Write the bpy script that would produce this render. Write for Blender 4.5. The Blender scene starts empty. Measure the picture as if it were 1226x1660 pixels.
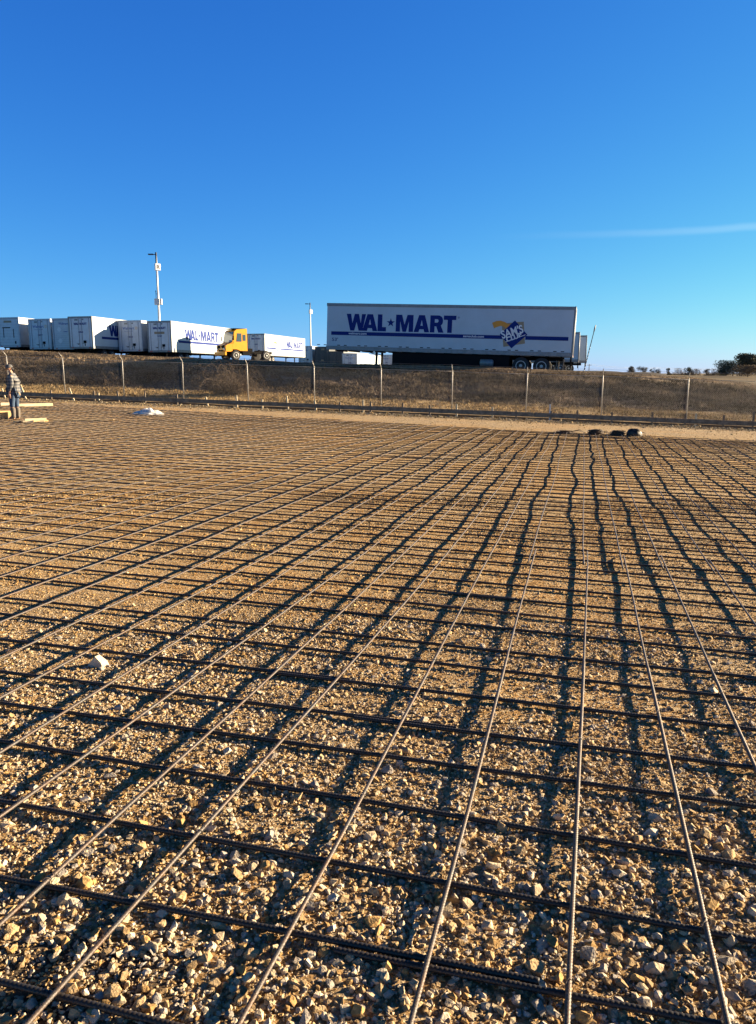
import bpy, bmesh, math, random
import numpy as np
from mathutils import Vector, Matrix
sc = bpy.context.scene
C = sc.collection
R = math.radians
rng = np.random.default_rng(7)
random.seed(7)

# ------------------------------------------------------------------ camera, sky, sun, exposure
CAM_Z = 1.5
PITCH = math.atan(225 / 1240)
cam_data = bpy.data.cameras.new('camera')
cam = bpy.data.objects.new('camera', cam_data); C.objects.link(cam)
cam.location = (0, 0, CAM_Z)
cam.rotation_euler = (math.pi / 2 - PITCH, 0, 0)
cam_data.sensor_fit = 'VERTICAL'; cam_data.sensor_height = 24.0; cam_data.lens = 24.0 * 1240 / 1660
cam_data.clip_start = 0.05; cam_data.clip_end = 8000
sc.camera = cam
SUN_AZ, SUN_EL = R(72.5), R(12.1)      # azimuth clockwise from +Y
sd = Vector((math.sin(SUN_AZ) * math.cos(SUN_EL), math.cos(SUN_AZ) * math.cos(SUN_EL), math.sin(SUN_EL)))
sl = bpy.data.lights.new('sun', 'SUN'); sl.energy = 5.0; sl.angle = R(0.5); sl.color = (1.0, 0.79, 0.52)
sun = bpy.data.objects.new('sun', sl); C.objects.link(sun)
sun.rotation_euler = sd.to_track_quat('Z', 'Y').to_euler()
sc.view_settings.view_transform = 'Standard'; sc.view_settings.look = 'None'
sc.view_settings.gamma = 1.0; sc.view_settings.exposure = 2.05; sc.view_settings.use_curve_mapping = False

def world():
    w = bpy.data.worlds.new('World'); sc.world = w; w.use_nodes = True
    nt = w.node_tree; nt.nodes.clear(); N = nt.nodes.new; lk = nt.links.new
    out = N('ShaderNodeOutputWorld'); bg = N('ShaderNodeBackground')
    sky = N('ShaderNodeTexSky'); sky.sky_type = 'NISHITA'; sky.sun_disc = False
    sky.sun_elevation = SUN_EL; sky.sun_rotation = SUN_AZ
    sky.altitude = 200; sky.air_density = 1.0; sky.dust_density = 0.15; sky.ozone_density = 4.0
    bg.inputs['Strength'].default_value = 0.055
    # one thin old contrail low in the sky to the right: a band in azimuth / elevation
    tc = N('ShaderNodeTexCoord'); sep = N('ShaderNodeSeparateXYZ'); lk(tc.outputs['Generated'], sep.inputs[0])
    def M(op, a, b=None, c=None):
        n = N('ShaderNodeMath'); n.operation = op
        for k, q in enumerate((a, b, c)):
            if q is None: continue
            if isinstance(q, (int, float)): n.inputs[k].default_value = q
            else: lk(q, n.inputs[k])
        return n.outputs[0]
    # grade the clear sky towards the deep winter blue of the photograph
    sc_ = N('ShaderNodeSeparateColor'); lk(sky.outputs[0], sc_.inputs[0]); K = 0.055 * 2 ** 1.9; KO = 0.055 * 2 ** 2.05
    r_ = M('MINIMUM', M('MULTIPLY', M('POWER', M('MULTIPLY', sc_.outputs[0], K), 1.44), 0.545), 1.4)
    g_ = M('MINIMUM', M('MULTIPLY', M('POWER', M('MULTIPLY', sc_.outputs[1], K), 1.10), 0.745), 1.2)
    b_ = M('MULTIPLY', M('SUBTRACT', 1.0, M('POWER', 2.718, M('MULTIPLY', sc_.outputs[1], -3.9 * K))), 0.985)
    dz = N('ShaderNodeMapRange'); dz.interpolation_type = 'SMOOTHSTEP'       # upper sky out of view darkened further to cut skylight fill
    dz.inputs[1].default_value = 0.40; dz.inputs[2].default_value = 0.66; dz.inputs[3].default_value = 1.0; dz.inputs[4].default_value = 0.22
    lk(sep.outputs[2], dz.inputs[0])
    cc = N('ShaderNodeCombineColor')
    for q, x in enumerate((r_, g_, b_)): lk(M('MULTIPLY', M('DIVIDE', x, KO), dz.outputs[0]), cc.inputs[q])
    az = M('ARCTAN2', sep.outputs[0], sep.outputs[1])          # 0 = +Y, positive to +X
    el = M('ARCSINE', sep.outputs[2])
    ns = N('ShaderNodeTexNoise'); ns.inputs['Scale'].default_value = 9; ns.inputs['Detail'].default_value = 5
    lk(tc.outputs['Generated'], ns.inputs['Vector'])
    wob = M('MULTIPLY', M('SUBTRACT', ns.outputs[0], 0.5), 0.006)
    cen = M('MULTIPLY_ADD', az, -0.012, 0.1660)
    d = M('ABSOLUTE', M('SUBTRACT', M('ADD', el, wob), cen))
    mr = N('ShaderNodeMapRange'); mr.interpolation_type = 'SMOOTHSTEP'
    mr.inputs[1].default_value = 0.0062; mr.inputs[2].default_value = 0.0005; lk(d, mr.inputs[0])
    ma = N('ShaderNodeMapRange'); ma.interpolation_type = 'SMOOTHSTEP'
    ma.inputs[1].default_value = 0.12; ma.inputs[2].default_value = 0.50; lk(az, ma.inputs[0])
    mb = N('ShaderNodeMapRange'); mb.interpolation_type = 'SMOOTHSTEP'
    mb.inputs[1].default_value = 0.9; mb.inputs[2].default_value = 0.6; lk(az, mb.inputs[0])
    fac = M('MULTIPLY', M('MULTIPLY', M('MULTIPLY', mr.outputs[0], ma.outputs[0]), mb.outputs[0]), 0.40)
    cl = N('ShaderNodeMix'); cl.data_type = 'RGBA'; cl.blend_type = 'ADD'
    lk(fac, cl.inputs[0]); lk(cc.outputs[0], cl.inputs[6]); cl.inputs[7].default_value = (1.3, 1.05, 0.5, 1)
    lk(cl.outputs[2], bg.inputs['Color']); lk(bg.outputs[0], out.inputs[0])
world()

# ------------------------------------------------------------------ frames of reference and ground heights
A_ = R(14.85); SN, CS = math.sin(A_), math.cos(A_)
def st2xy(s, t): return s * CS + t * SN, -s * SN + t * CS      # s: along the crosswise bars (right), t: away
def xy2st(x, y): return x * CS - y * SN, x * SN + y * CS
def sst(e0, e1, x):
    q = np.clip((np.asarray(x, float) - e0) / (e1 - e0), 0, 1); return q * q * (3 - 2 * q)

_perm = rng.random((256, 256))
def vnoise(x, y):
    x = np.asarray(x, float); y = np.asarray(y, float)
    xi = np.floor(x).astype(int); yi = np.floor(y).astype(int); fx = x - xi; fy = y - yi
    fx = fx * fx * (3 - 2 * fx); fy = fy * fy * (3 - 2 * fy)
    g = lambda a, b: _perm[a % 256, b % 256]
    return (g(xi, yi) * (1 - fx) + g(xi + 1, yi) * fx) * (1 - fy) + (g(xi, yi + 1) * (1 - fx) + g(xi + 1, yi + 1) * fx) * fy - 0.5
def fbm(x, y, n=3):
    r = 0; a = 1
    for k in range(n): r = r + a * vnoise(x + 17.3 * k, y + 9.1 * k); x = x * 2.03; y = y * 2.03; a *= .5
    return r

def plane_h(s, t):       # the graded pad: level of the crosswise bars
    t = np.asarray(t, float)
    return (-.0097 - .0183 * sst(8, 33, t)) * s - .30 * (1 - np.exp(-np.maximum(t, -5) / 12))
ZS = [-62, -40, -31, -16.5, -5.9, -.35, 5.7, 9.3, 22, 60]
ZT = [3.7, 3.13, 2.73, 2.13, 1.86, 1.58, 1.28, .88, .10, -1]
def ztop(s): return np.interp(s, ZS, ZT)
_ctl = np.array([(-39.9, 81, 3.34), (-29, 75, 2.96), (-22, 77, 2.70), (-15, 80, 2.85), (-17, 110, 3.0), (-13.3, 140, 2.4), (-10.3, 138, 2.3),
                 (-5, 165, 1.7), (-3.4, 51.3, 2.06), (5, 49.5, 1.90), (10, 47.5, 1.70), (21, 81, 1.78), (20, 60, 1.62), (8, 80, 1.9), (-2, 85, 2.2), (17, 45, 1.3), (18, 50, .95), (22, 46, .6), (26, 60, .1), (34, 85, -.2),
                 (26, 50, 0.2), (40, 70, -.2), (60, 90, 0), (120, 260, -.5), (0, 400, -.5), (-200, 400, 0), (300, 900, 0), (-300, 900, 0), (0, 1400, 0), (60, 200, 0)])
def plateau(x, y):
    x = np.asarray(x, float); y = np.asarray(y, float)
    num = 0; den = 0
    for cx_, cy_, cz_ in _ctl:
        w = 1 / ((x - cx_) ** 2 + (y - cy_) ** 2 + 1.0) ** 1.6; num = num + w * cz_; den = den + w
    return num / den
def bank(s, t):          # fence strip, embankment and yard behind it
    s = np.asarray(s, float); t = np.asarray(t, float)
    z31 = plane_h(s, 31.0); z33 = -.34 - .0326 * s; z37 = -.02 - .033 * s; zt = ztop(s)
    a = np.clip((t - 31) / 2.5, 0, 1); z = z31 * (1 - a) + z33 * a
    b = np.clip((t - 33.5) / 3.5, 0, 1); z = np.where(t > 33.5, z33 * (1 - b) + z37 * b, z)
    c = np.clip((t - 37) / 9.0, 0, 1); c = c * .8 + .2 * c * c * (3 - 2 * c); z = np.where(t > 37, z37 * (1 - c) + zt * c, z)
    x, y = st2xy(s, t); pl = plateau(x, y); e = sst(46, 49, t); z = np.where(t > 46, zt * (1 - e) + pl * e, z)
    bump = fbm(s * .5, t * .8, 3) * .16 * sst(36, 38, t) * (1 - sst(43.5, 46, t)) + fbm(s * .8 + 5, t * .8, 3) * .04
    return z + bump * (1 - sst(47, 51, t))
def pad(s, t):           # gravel surface under the bars
    s = np.asarray(s, float); t = np.asarray(t, float)
    z = plane_h(s, t) - .0170 + fbm(s * 2.2, t * 2.2, 3) * .0095 + fbm(s * .6 + 3, t * .6, 2) * .008 * sst(3, 10, t)
    tr = np.exp(-((t - 30.35) / .55) ** 2) * .19
    berm = np.exp(-((t - 29.4) / .4) ** 2) * (.03 + .05 * vnoise(s * .9, t * 0 + 3.3))
    return z - tr + berm
def height(x, y):
    s, t = xy2st(x, y)
    return float(np.where(t < 31, pad(s, t), bank(s, t)))
def ray(u, v):
    xr, yr = u - 613.0, 830.0 - v
    d = np.array([xr, 1240 * math.cos(PITCH) + yr * math.sin(PITCH), -1240 * math.sin(PITCH) + yr * math.cos(PITCH)])
    return d / d[1]
def at(u, v, off=0.0):   # where a pixel of the photo meets the ground
    d = ray(u, v); y = .5
    while y < 120:
        if CAM_Z + d[2] * y < height(d[0] * y, y) + off: break
        y += .05
    return d[0] * y, y, height(d[0] * y, y)
def at_depth(u, v, y):
    d = ray(u, v); return Vector((d[0] * y, y, CAM_Z + d[2] * y))
def at_t(u, v, t):
    d = ray(u, v); y = t / (d[0] * SN + CS); return Vector((d[0] * y, y, CAM_Z + d[2] * y))

# ------------------------------------------------------------------ helpers
def mat(name, col, rough=.6, metal=0.0, noise=0.0, nscale=8.0, col2=None, bump=0.0, bscale=40.0, spec=.5, attr=None, alpha=None, detail=5):
    m = bpy.data.materials.new(name); m.use_nodes = True; nt = m.node_tree; N = nt.nodes.new; lk = nt.links.new
    p = nt.nodes['Principled BSDF']; p.inputs['Roughness'].default_value = rough; p.inputs['Metallic'].default_value = metal
    p.inputs['Specular IOR Level'].default_value = spec
    c2 = col2 or tuple(max(0, q * (1 - noise)) for q in col)
    tc = N('ShaderNodeTexCoord')
    if noise or col2 or attr:
        n = N('ShaderNodeTexNoise'); n.inputs['Scale'].default_value = nscale; n.inputs['Detail'].default_value = detail
        n.inputs['Roughness'].default_value = .65; lk(tc.outputs['Object'], n.inputs['Vector'])
        r = N('ShaderNodeMapRange'); r.inputs[1].default_value = .35; r.inputs[2].default_value = .65; lk(n.outputs[0], r.inputs[0])
        mx = N('ShaderNodeMix'); mx.data_type = 'RGBA'; lk(r.outputs[0], mx.inputs[0])
        mx.inputs[6].default_value = (*col, 1); mx.inputs[7].default_value = (*c2, 1); src = mx.outputs[2]
        if attr:
            at_ = N('ShaderNodeAttribute'); at_.attribute_name = attr
            m2 = N('ShaderNodeMix'); m2.data_type = 'RGBA'; m2.blend_type = 'MULTIPLY'; m2.inputs[0].default_value = 1
            lk(src, m2.inputs[6]); lk(at_.outputs['Color'], m2.inputs[7]); src = m2.outputs[2]
        lk(src, p.inputs['Base Color'])
    else: p.inputs['Base Color'].default_value = (*col, 1)
    if bump:
        b = N('ShaderNodeBump'); b.inputs['Strength'].default_value = bump; b.inputs['Distance'].default_value = .02
        n2 = N('ShaderNodeTexNoise'); n2.inputs['Scale'].default_value = bscale; n2.inputs['Detail'].default_value = 6; lk(tc.outputs['Object'], n2.inputs['Vector'])
        lk(n2.outputs[0], b.inputs['Height']); lk(b.outputs[0], p.inputs['Normal'])
    return m

class MB:
    def __init__(s): s.v = []; s.f = []; s.sm = []
    def add(s, vs, fs, smooth=False):
        o = len(s.v); s.v += [tuple(q) for q in vs]; s.f += [tuple(i + o for i in f) for f in fs]; s.sm += [smooth] * len(fs); return s
    def box(s, c, d, rz=0.0, m=None, taper=1.0, bev=0.0):
        hx, hy, hz = d[0] / 2, d[1] / 2, d[2] / 2
        if bev > 0:
            b = min(bev, hx * .45, hy * .45, hz * .45); vs = []; idx = {}
            for sx in (-1, 1):
                for sy in (-1, 1):
                    for sz in (-1, 1):
                        for k in range(3):
                            e = [hx - b, hy - b, hz - b]; e[k] += b
                            idx[(sx, sy, sz, k)] = len(vs); vs.append((sx * e[0], sy * e[1], sz * e[2]))
            fs = []
            for sg in (-1, 1):
                for k in range(3):
                    o1, o2 = (k + 1) % 3, (k + 2) % 3; q = []
                    for a, b2 in ((-1, -1), (1, -1), (1, 1), (-1, 1)):
                        t = [0, 0, 0]; t[k] = sg; t[o1] = a; t[o2] = b2; q.append(idx[(*t, k)])
                    fs.append(q if sg > 0 else q[::-1])
                    q = []
            for sx in (-1, 1):
                for sy in (-1, 1):
                    for sz in (-1, 1):
                        q = [idx[(sx, sy, sz, k)] for k in range(3)]; fs.append(q if sx * sy * sz > 0 else q[::-1])
            for k in range(3):
                o1, o2 = (k + 1) % 3, (k + 2) % 3
                for a in (-1, 1):
                    for b2 in (-1, 1):
                        t0 = [0, 0, 0]; t0[o1] = a; t0[o2] = b2; t1 = t0[:]; t0[k] = -1; t1[k] = 1
                        q = [idx[(*t0, o1)], idx[(*t1, o1)], idx[(*t1, o2)], idx[(*t0, o2)]]; fs.append(q if a * b2 < 0 else q[::-1])
        else:
            vs = [(x * hx * (taper if z > 0 else 1), y * hy * (taper if z > 0 else 1), z * hz) for x in (-1, 1) for y in (-1, 1) for z in (-1, 1)]
            fs = [(0, 1, 3, 2), (4, 6, 7, 5), (0, 4, 5, 1), (2, 3, 7, 6), (0, 2, 6, 4), (1, 5, 7, 3)]
        cr, sr = math.cos(rz), math.sin(rz); o = []
        for x, y, z in vs:
            p = Vector((x * cr - y * sr, x * sr + y * cr, z))
            if m is not None: p = m @ p
            o.append((p.x + c[0], p.y + c[1], p.z + c[2]))
        return s.add(o, fs)
    def tube(s, path, r, n=8, cap=True, smooth=True):
        path = [Vector(p) for p in path]; k = len(path); rr = r if hasattr(r, '__len__') else [r] * k
        vs = []; up0 = Vector((0, 0, 1))
        for i, p in enumerate(path):
            d = (path[min(i + 1, k - 1)] - path[max(i - 1, 0)])
            d = d.normalized() if d.length > 1e-9 else Vector((0, 0, 1))
            up = up0 if abs(d.z) < .95 else Vector((1, 0, 0))
            a = d.cross(up).normalized(); b = a.cross(d)
            for q in range(n):
                th = 2 * math.pi * q / n; vs.append(p + (a * math.cos(th) + b * math.sin(th)) * rr[i])
        fs = [(i * n + q, i * n + (q + 1) % n, (i + 1) * n + (q + 1) % n, (i + 1) * n + q) for i in range(k - 1) for q in range(n)]
        o = len(s.v); s.add(vs, fs, smooth)
        if cap: s.add([], []); s.f += [tuple(o + q for q in range(n))[::-1], tuple(o + (k - 1) * n + q for q in range(n))]; s.sm += [False, False]
        return s
    def lathe(s, c, axis, prof, n=24, smooth=True):   # prof: (along axis, radius)
        ax = Vector(axis).normalized(); u = ax.orthogonal().normalized(); w = ax.cross(u); c = Vector(c); vs = []
        for h, r in prof:
            for q in range(n):
                th = 2 * math.pi * q / n; vs.append(c + ax * h + (u * math.cos(th) + w * math.sin(th)) * r)
        fs = [(i * n + q, i * n + (q + 1) % n, (i + 1) * n + (q + 1) % n, (i + 1) * n + q) for i in range(len(prof) - 1) for q in range(n)]
        o = len(s.v); s.add(vs, fs, smooth)
        s.f += [tuple(o + q for q in range(n))[::-1], tuple(o + (len(prof) - 1) * n + q for q in range(n))]; s.sm += [False, False]
        return s
    def prism(s, poly, ax, d):                        # poly: 3-D points in order, extruded along vector
        n = len(poly); d = Vector(d); a = [Vector(p) for p in poly]; b = [p + d for p in a]
        return s.add(a + b, [tuple(range(n))[::-1], tuple(range(n, 2 * n))] + [(i, (i + 1) % n, n + (i + 1) % n, n + i) for i in range(n)])
    def mesh(s, name):
        me = bpy.data.meshes.new(name); me.from_pydata(s.v, [], s.f); me.polygons.foreach_set('use_smooth', s.sm); me.update()
        bm = bmesh.new(); bm.from_mesh(me); bmesh.ops.recalc_face_normals(bm, faces=bm.faces); bm.to_mesh(me); bm.free(); return me
    def build(s, name, m, parent=None, loc=None):
        return link(s.mesh(name), name, m, parent, loc)
def link(me, name, m, parent=None, loc=None):
    o = bpy.data.objects.new(name, me); C.objects.link(o)
    if m is not None: me.materials.append(m)
    if parent: o.parent = parent
    if loc is not None: o.location = loc
    return o
def tag(o, label, cat, group=None):
    o['label'] = label; o['category'] = cat
    if group: o['group'] = group
    return o
def empty(name, label, cat, loc=(0, 0, 0), rz=0.0, group=None):
    o = bpy.data.objects.new(name, None); C.objects.link(o); o.location = loc; o.rotation_euler = (0, 0, rz); o.empty_display_size = .2
    return tag(o, label, cat, group)
def kind(o, k): o['kind'] = k; return o
def np_mesh(name, V, F, nper, col=None, smooth=False):     # F: flat index array, nper verts per face
    me = bpy.data.meshes.new(name); nf = len(F) // nper
    me.vertices.add(len(V)); me.vertices.foreach_set('co', np.ascontiguousarray(V, dtype=np.float32).ravel())
    me.loops.add(len(F)); me.loops.foreach_set('vertex_index', np.ascontiguousarray(F, dtype=np.int32))
    me.polygons.add(nf); me.polygons.foreach_set('loop_start', np.arange(0, len(F), nper, dtype=np.int32))
    me.polygons.foreach_set('loop_total', np.full(nf, nper, dtype=np.int32))
    me.polygons.foreach_set('use_smooth', np.full(nf, smooth))
    me.update(calc_edges=True)
    if col is not None:
        ca = me.color_attributes.new('tone', 'FLOAT_COLOR', 'POINT')
        ca.data.foreach_set('color', np.ascontiguousarray(np.c_[col, np.ones(len(col))], dtype=np.float32).ravel())
    return me
def grid_mesh(name, X, Y, Z, col=None):
    n, k = X.shape; V = np.stack([X.ravel(), Y.ravel(), Z.ravel()], 1)
    i = (np.arange(n - 1)[:, None] * k + np.arange(k - 1)[None]).ravel()
    F = np.stack([i, i + 1, i + k + 1, i + k], 1).ravel()
    return np_mesh(name, V, F, 4, col, True)

# ------------------------------------------------------------------ materials
M_ground = None
def ground_mat():
    m = bpy.data.materials.new('gravel_dirt'); m.use_nodes = True; nt = m.node_tree; N = nt.nodes.new; lk = nt.links.new
    p = nt.nodes['Principled BSDF']; p.inputs['Roughness'].default_value = .95; p.inputs['Specular IOR Level'].default_value = .15
    tc = N('ShaderNodeTexCoord')
    def noise(sc_, det=5, ro=.6):
        n = N('ShaderNodeTexNoise'); n.inputs['Scale'].default_value = sc_; n.inputs['Detail'].default_value = det; n.inputs['Roughness'].default_value = ro
        lk(tc.outputs['Object'], n.inputs['Vector']); return n.outputs[0]
    def rng_(x, a, b):
        r = N('ShaderNodeMapRange'); r.inputs[1].default_value = a; r.inputs[2].default_value = b; lk(x, r.inputs[0]); return r.outputs[0]
    def mix(f, a, b, bt='MIX'):
        x = N('ShaderNodeMix'); x.data_type = 'RGBA'; x.blend_type = bt
        if isinstance(f, float): x.inputs[0].default_value = f
        else: lk(f, x.inputs[0])
        for q, i in ((a, 6), (b, 7)):
            if isinstance(q, tuple): x.inputs[i].default_value = (*q, 1)
            else: lk(q, x.inputs[i])
        return x.outputs[2]
    c = mix(rng_(noise(.55, 4), .42, .58), (.45, .262, .10), (.385, .29, .172)); c = mix(rng_(noise(1.7, 5), .54, .68), c, (.27, .19, .11))
    c = mix(rng_(noise(45, 4, .7), .42, .60), c, (.30, .175, .065))
    vo = N('ShaderNodeTexVoronoi'); vo.inputs['Scale'].default_value = 60; lk(tc.outputs['Object'], vo.inputs['Vector'])
    bw = N('ShaderNodeRGBToBW'); lk(vo.outputs['Color'], bw.inputs[0])
    c = mix(rng_(bw.outputs[0], .62, .66), c, (.53, .40, .235))
    at_ = N('ShaderNodeAttribute'); at_.attribute_name = 'tone'
    sp = N('ShaderNodeSeparateColor'); lk(at_.outputs['Color'], sp.inputs[0])
    c = mix(sp.outputs[0], c, (.37, .285, .185))          # swept sand outside the mat
    c = mix(sp.outputs[1], c, (.055, .045, .038))         # damp black soil
    lk(c, p.inputs['Base Color'])
    b = N('ShaderNodeBump'); b.inputs['Strength'].default_value = .9; b.inputs['Distance'].default_value = .012
    v2 = N('ShaderNodeTexVoronoi'); v2.inputs['Scale'].default_value = 95; lk(tc.outputs['Object'], v2.inputs['Vector'])
    ad = N('ShaderNodeMath'); ad.operation = 'ADD'; lk(noise(120, 6, .8), ad.inputs[0]); lk(v2.outputs['Distance'], ad.inputs[1])
    lk(ad.outputs[0], b.inputs['Height']); lk(b.outputs[0], p.inputs['Normal'])
    return m
M = {}
M['ground'] = ground_mat()
M['stone'] = mat('crushed_stone', (1, 1, 1), .9, col2=(.72, .66, .60), nscale=60, attr='tone', bump=.35, bscale=150, spec=.2)
M['rebar'] = mat('mill_steel', (.066, .064, .063), .5, .3, col2=(.085, .052, .034), nscale=14, bump=.2, bscale=300)
M['rebar_rust'] = mat('rusty_steel', (.06, .05, .044), .6, .2, col2=(.085, .05, .032), nscale=9)
M['rebar_shaded'] = mat('shade_darkened_steel', (.034, .033, .033), .5, .3, col2=(.05, .038, .03), nscale=11)  # darker steel copy: shaded near faces of crosswise bars put into the colour
M['grass'] = mat('dry_grass', (1, 1, 1), .95, col2=(.62, .60, .58), nscale=1.2, attr='tone', spec=.1)
M['bank'] = mat('dry_grass_ground', (1, 1, 1), .95, col2=(.55, .52, .50), nscale=2.5, attr='tone', bump=.9, bscale=14, spec=.1)
M['wood_grey'] = mat('weathered_board', (.27, .21, .15), .85, col2=(.13, .10, .075), nscale=6)
M['wood_new'] = mat('new_lumber', (.66, .47, .23), .75, col2=(.54, .36, .16), nscale=5)
M['wood_pale'] = mat('pale_lumber', (.72, .60, .40), .75, col2=(.62, .48, .29), nscale=5)
M['galv'] = mat('galvanised_steel', (.36, .35, .33), .5, .3, col2=(.25, .235, .22), nscale=20)
M['wire'] = mat('fence_wire', (.30, .29, .28), .55, .5)
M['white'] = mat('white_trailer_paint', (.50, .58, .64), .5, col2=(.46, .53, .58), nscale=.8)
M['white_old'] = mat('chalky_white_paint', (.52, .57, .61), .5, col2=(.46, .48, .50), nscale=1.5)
M['rail'] = mat('dull_aluminium', (.25, .27, .29), .5, .3, col2=(.19, .20, .21), nscale=5)
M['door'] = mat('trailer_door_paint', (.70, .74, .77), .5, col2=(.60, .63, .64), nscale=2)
M['seam'] = mat('trailer_seam', (.42, .42, .41), .6)
M['blue'] = mat('blue_lettering', (.003, .022, .17), .7, spec=.2)
M['blue2'] = mat('faded_blue_lettering', (.05, .13, .38), .55)
M['letter_white'] = mat('white_lettering', (.80, .80, .80), .5)
M['tan'] = mat('tan_emblem', (.33, .25, .15), .6)
M['orange'] = mat('orange_ribbon', (.75, .30, .03), .6)
M['spark'] = mat('yellow_spark', (.75, .42, .04), .6)
M['black'] = mat('black_chassis', (.012, .012, .013), .9, spec=.1)
M['rubber'] = mat('tyre_rubber', (.025, .025, .027), .85)
M['rim'] = mat('wheel_rim_paint', (.48, .48, .47), .5, .2)
M['red'] = mat('red_lens', (.45, .03, .02), .3)
M['dark_body'] = mat('dark_trailer_paint', (.035, .042, .05), .5, col2=(.06, .065, .07), nscale=2)
M['yellow'] = mat('yellow_truck_paint', (.80, .345, .008), .4, col2=(.74, .30, .008), nscale=2)
M['glass'] = mat('cab_glass', (.05, .08, .10), .06, spec=.9)
M['lamp'] = mat('lamp_metal', (.05, .06, .08), .5, .3)
M['pole'] = mat('painted_pole', (.55, .55, .53), .5, .2)
M['bark'] = mat('bark', (.10, .075, .055), .9, noise=.4)
M['leaf'] = mat('leaf', (1, 1, 1), .9, col2=(.6, .6, .55), nscale=.4, attr='tone', spec=.1)
M['twig'] = mat('dry_twig', (.10, .072, .052), .9, noise=.5, nscale=3)
M['plastic'] = mat('white_sheet', (.85, .84, .82), .45, col2=(.60, .58, .55), nscale=6)
_p = M['plastic'].node_tree.nodes['Principled BSDF']; _p.inputs['Subsurface Weight'].default_value = .9; _p.inputs['Subsurface Radius'].default_value = (1, 1, 1); _p.inputs['Subsurface Scale'].default_value = .22
M['skin'] = mat('skin', (.50, .28, .18), .55, noise=.15, nscale=20)
M['jeans'] = mat('denim', (.02, .042, .085), .9, col2=(.045, .08, .14), nscale=14)
M['boot'] = mat('muddy_rubber', (.15, .13, .11), .8, col2=(.10, .085, .07), nscale=9)
M['cap'] = mat('grey_cap', (.10, .10, .105), .9, noise=.2, nscale=20)
M['glove'] = mat('work_glove', (.30, .21, .13), .8)
M['tarp'] = mat('black_bag', (.012, .012, .014), .5, bump=.3)
def plaid():
    m = bpy.data.materials.new('plaid_flannel'); m.use_nodes = True; nt = m.node_tree; N = nt.nodes.new; lk = nt.links.new
    p = nt.nodes['Principled BSDF']; p.inputs['Roughness'].default_value = .95
    tc = N('ShaderNodeTexCoord'); sp = N('ShaderNodeSeparateXYZ'); lk(tc.outputs['Object'], sp.inputs[0])
    def stripe(x, w):
        a = N('ShaderNodeMath'); a.operation = 'MULTIPLY'; lk(x, a.inputs[0]); a.inputs[1].default_value = w
        b = N('ShaderNodeMath'); b.operation = 'FRACT'; lk(a.outputs[0], b.inputs[0])
        c = N('ShaderNodeMath'); c.operation = 'GREATER_THAN'; lk(b.outputs[0], c.inputs[0]); c.inputs[1].default_value = .5; return c.outputs[0]
    xy = N('ShaderNodeMath'); xy.operation = 'ADD'; lk(sp.outputs[0], xy.inputs[0]); lk(sp.outputs[1], xy.inputs[1])
    s = N('ShaderNodeMath'); s.operation = 'ADD'; lk(stripe(xy.outputs[0], 9.5), s.inputs[0]); lk(stripe(sp.outputs[2], 10), s.inputs[1])
    h = N('ShaderNodeMath'); h.operation = 'MULTIPLY'; lk(s.outputs[0], h.inputs[0]); h.inputs[1].default_value = .5
    mx = N('ShaderNodeMix'); mx.data_type = 'RGBA'; lk(h.outputs[0], mx.inputs[0])
    mx.inputs[6].default_value = (.025, .035, .055, 1); mx.inputs[7].default_value = (.19, .186, .178, 1); lk(mx.outputs[2], p.inputs['Base Color']); return m
M['plaid'] = plaid()

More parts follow.
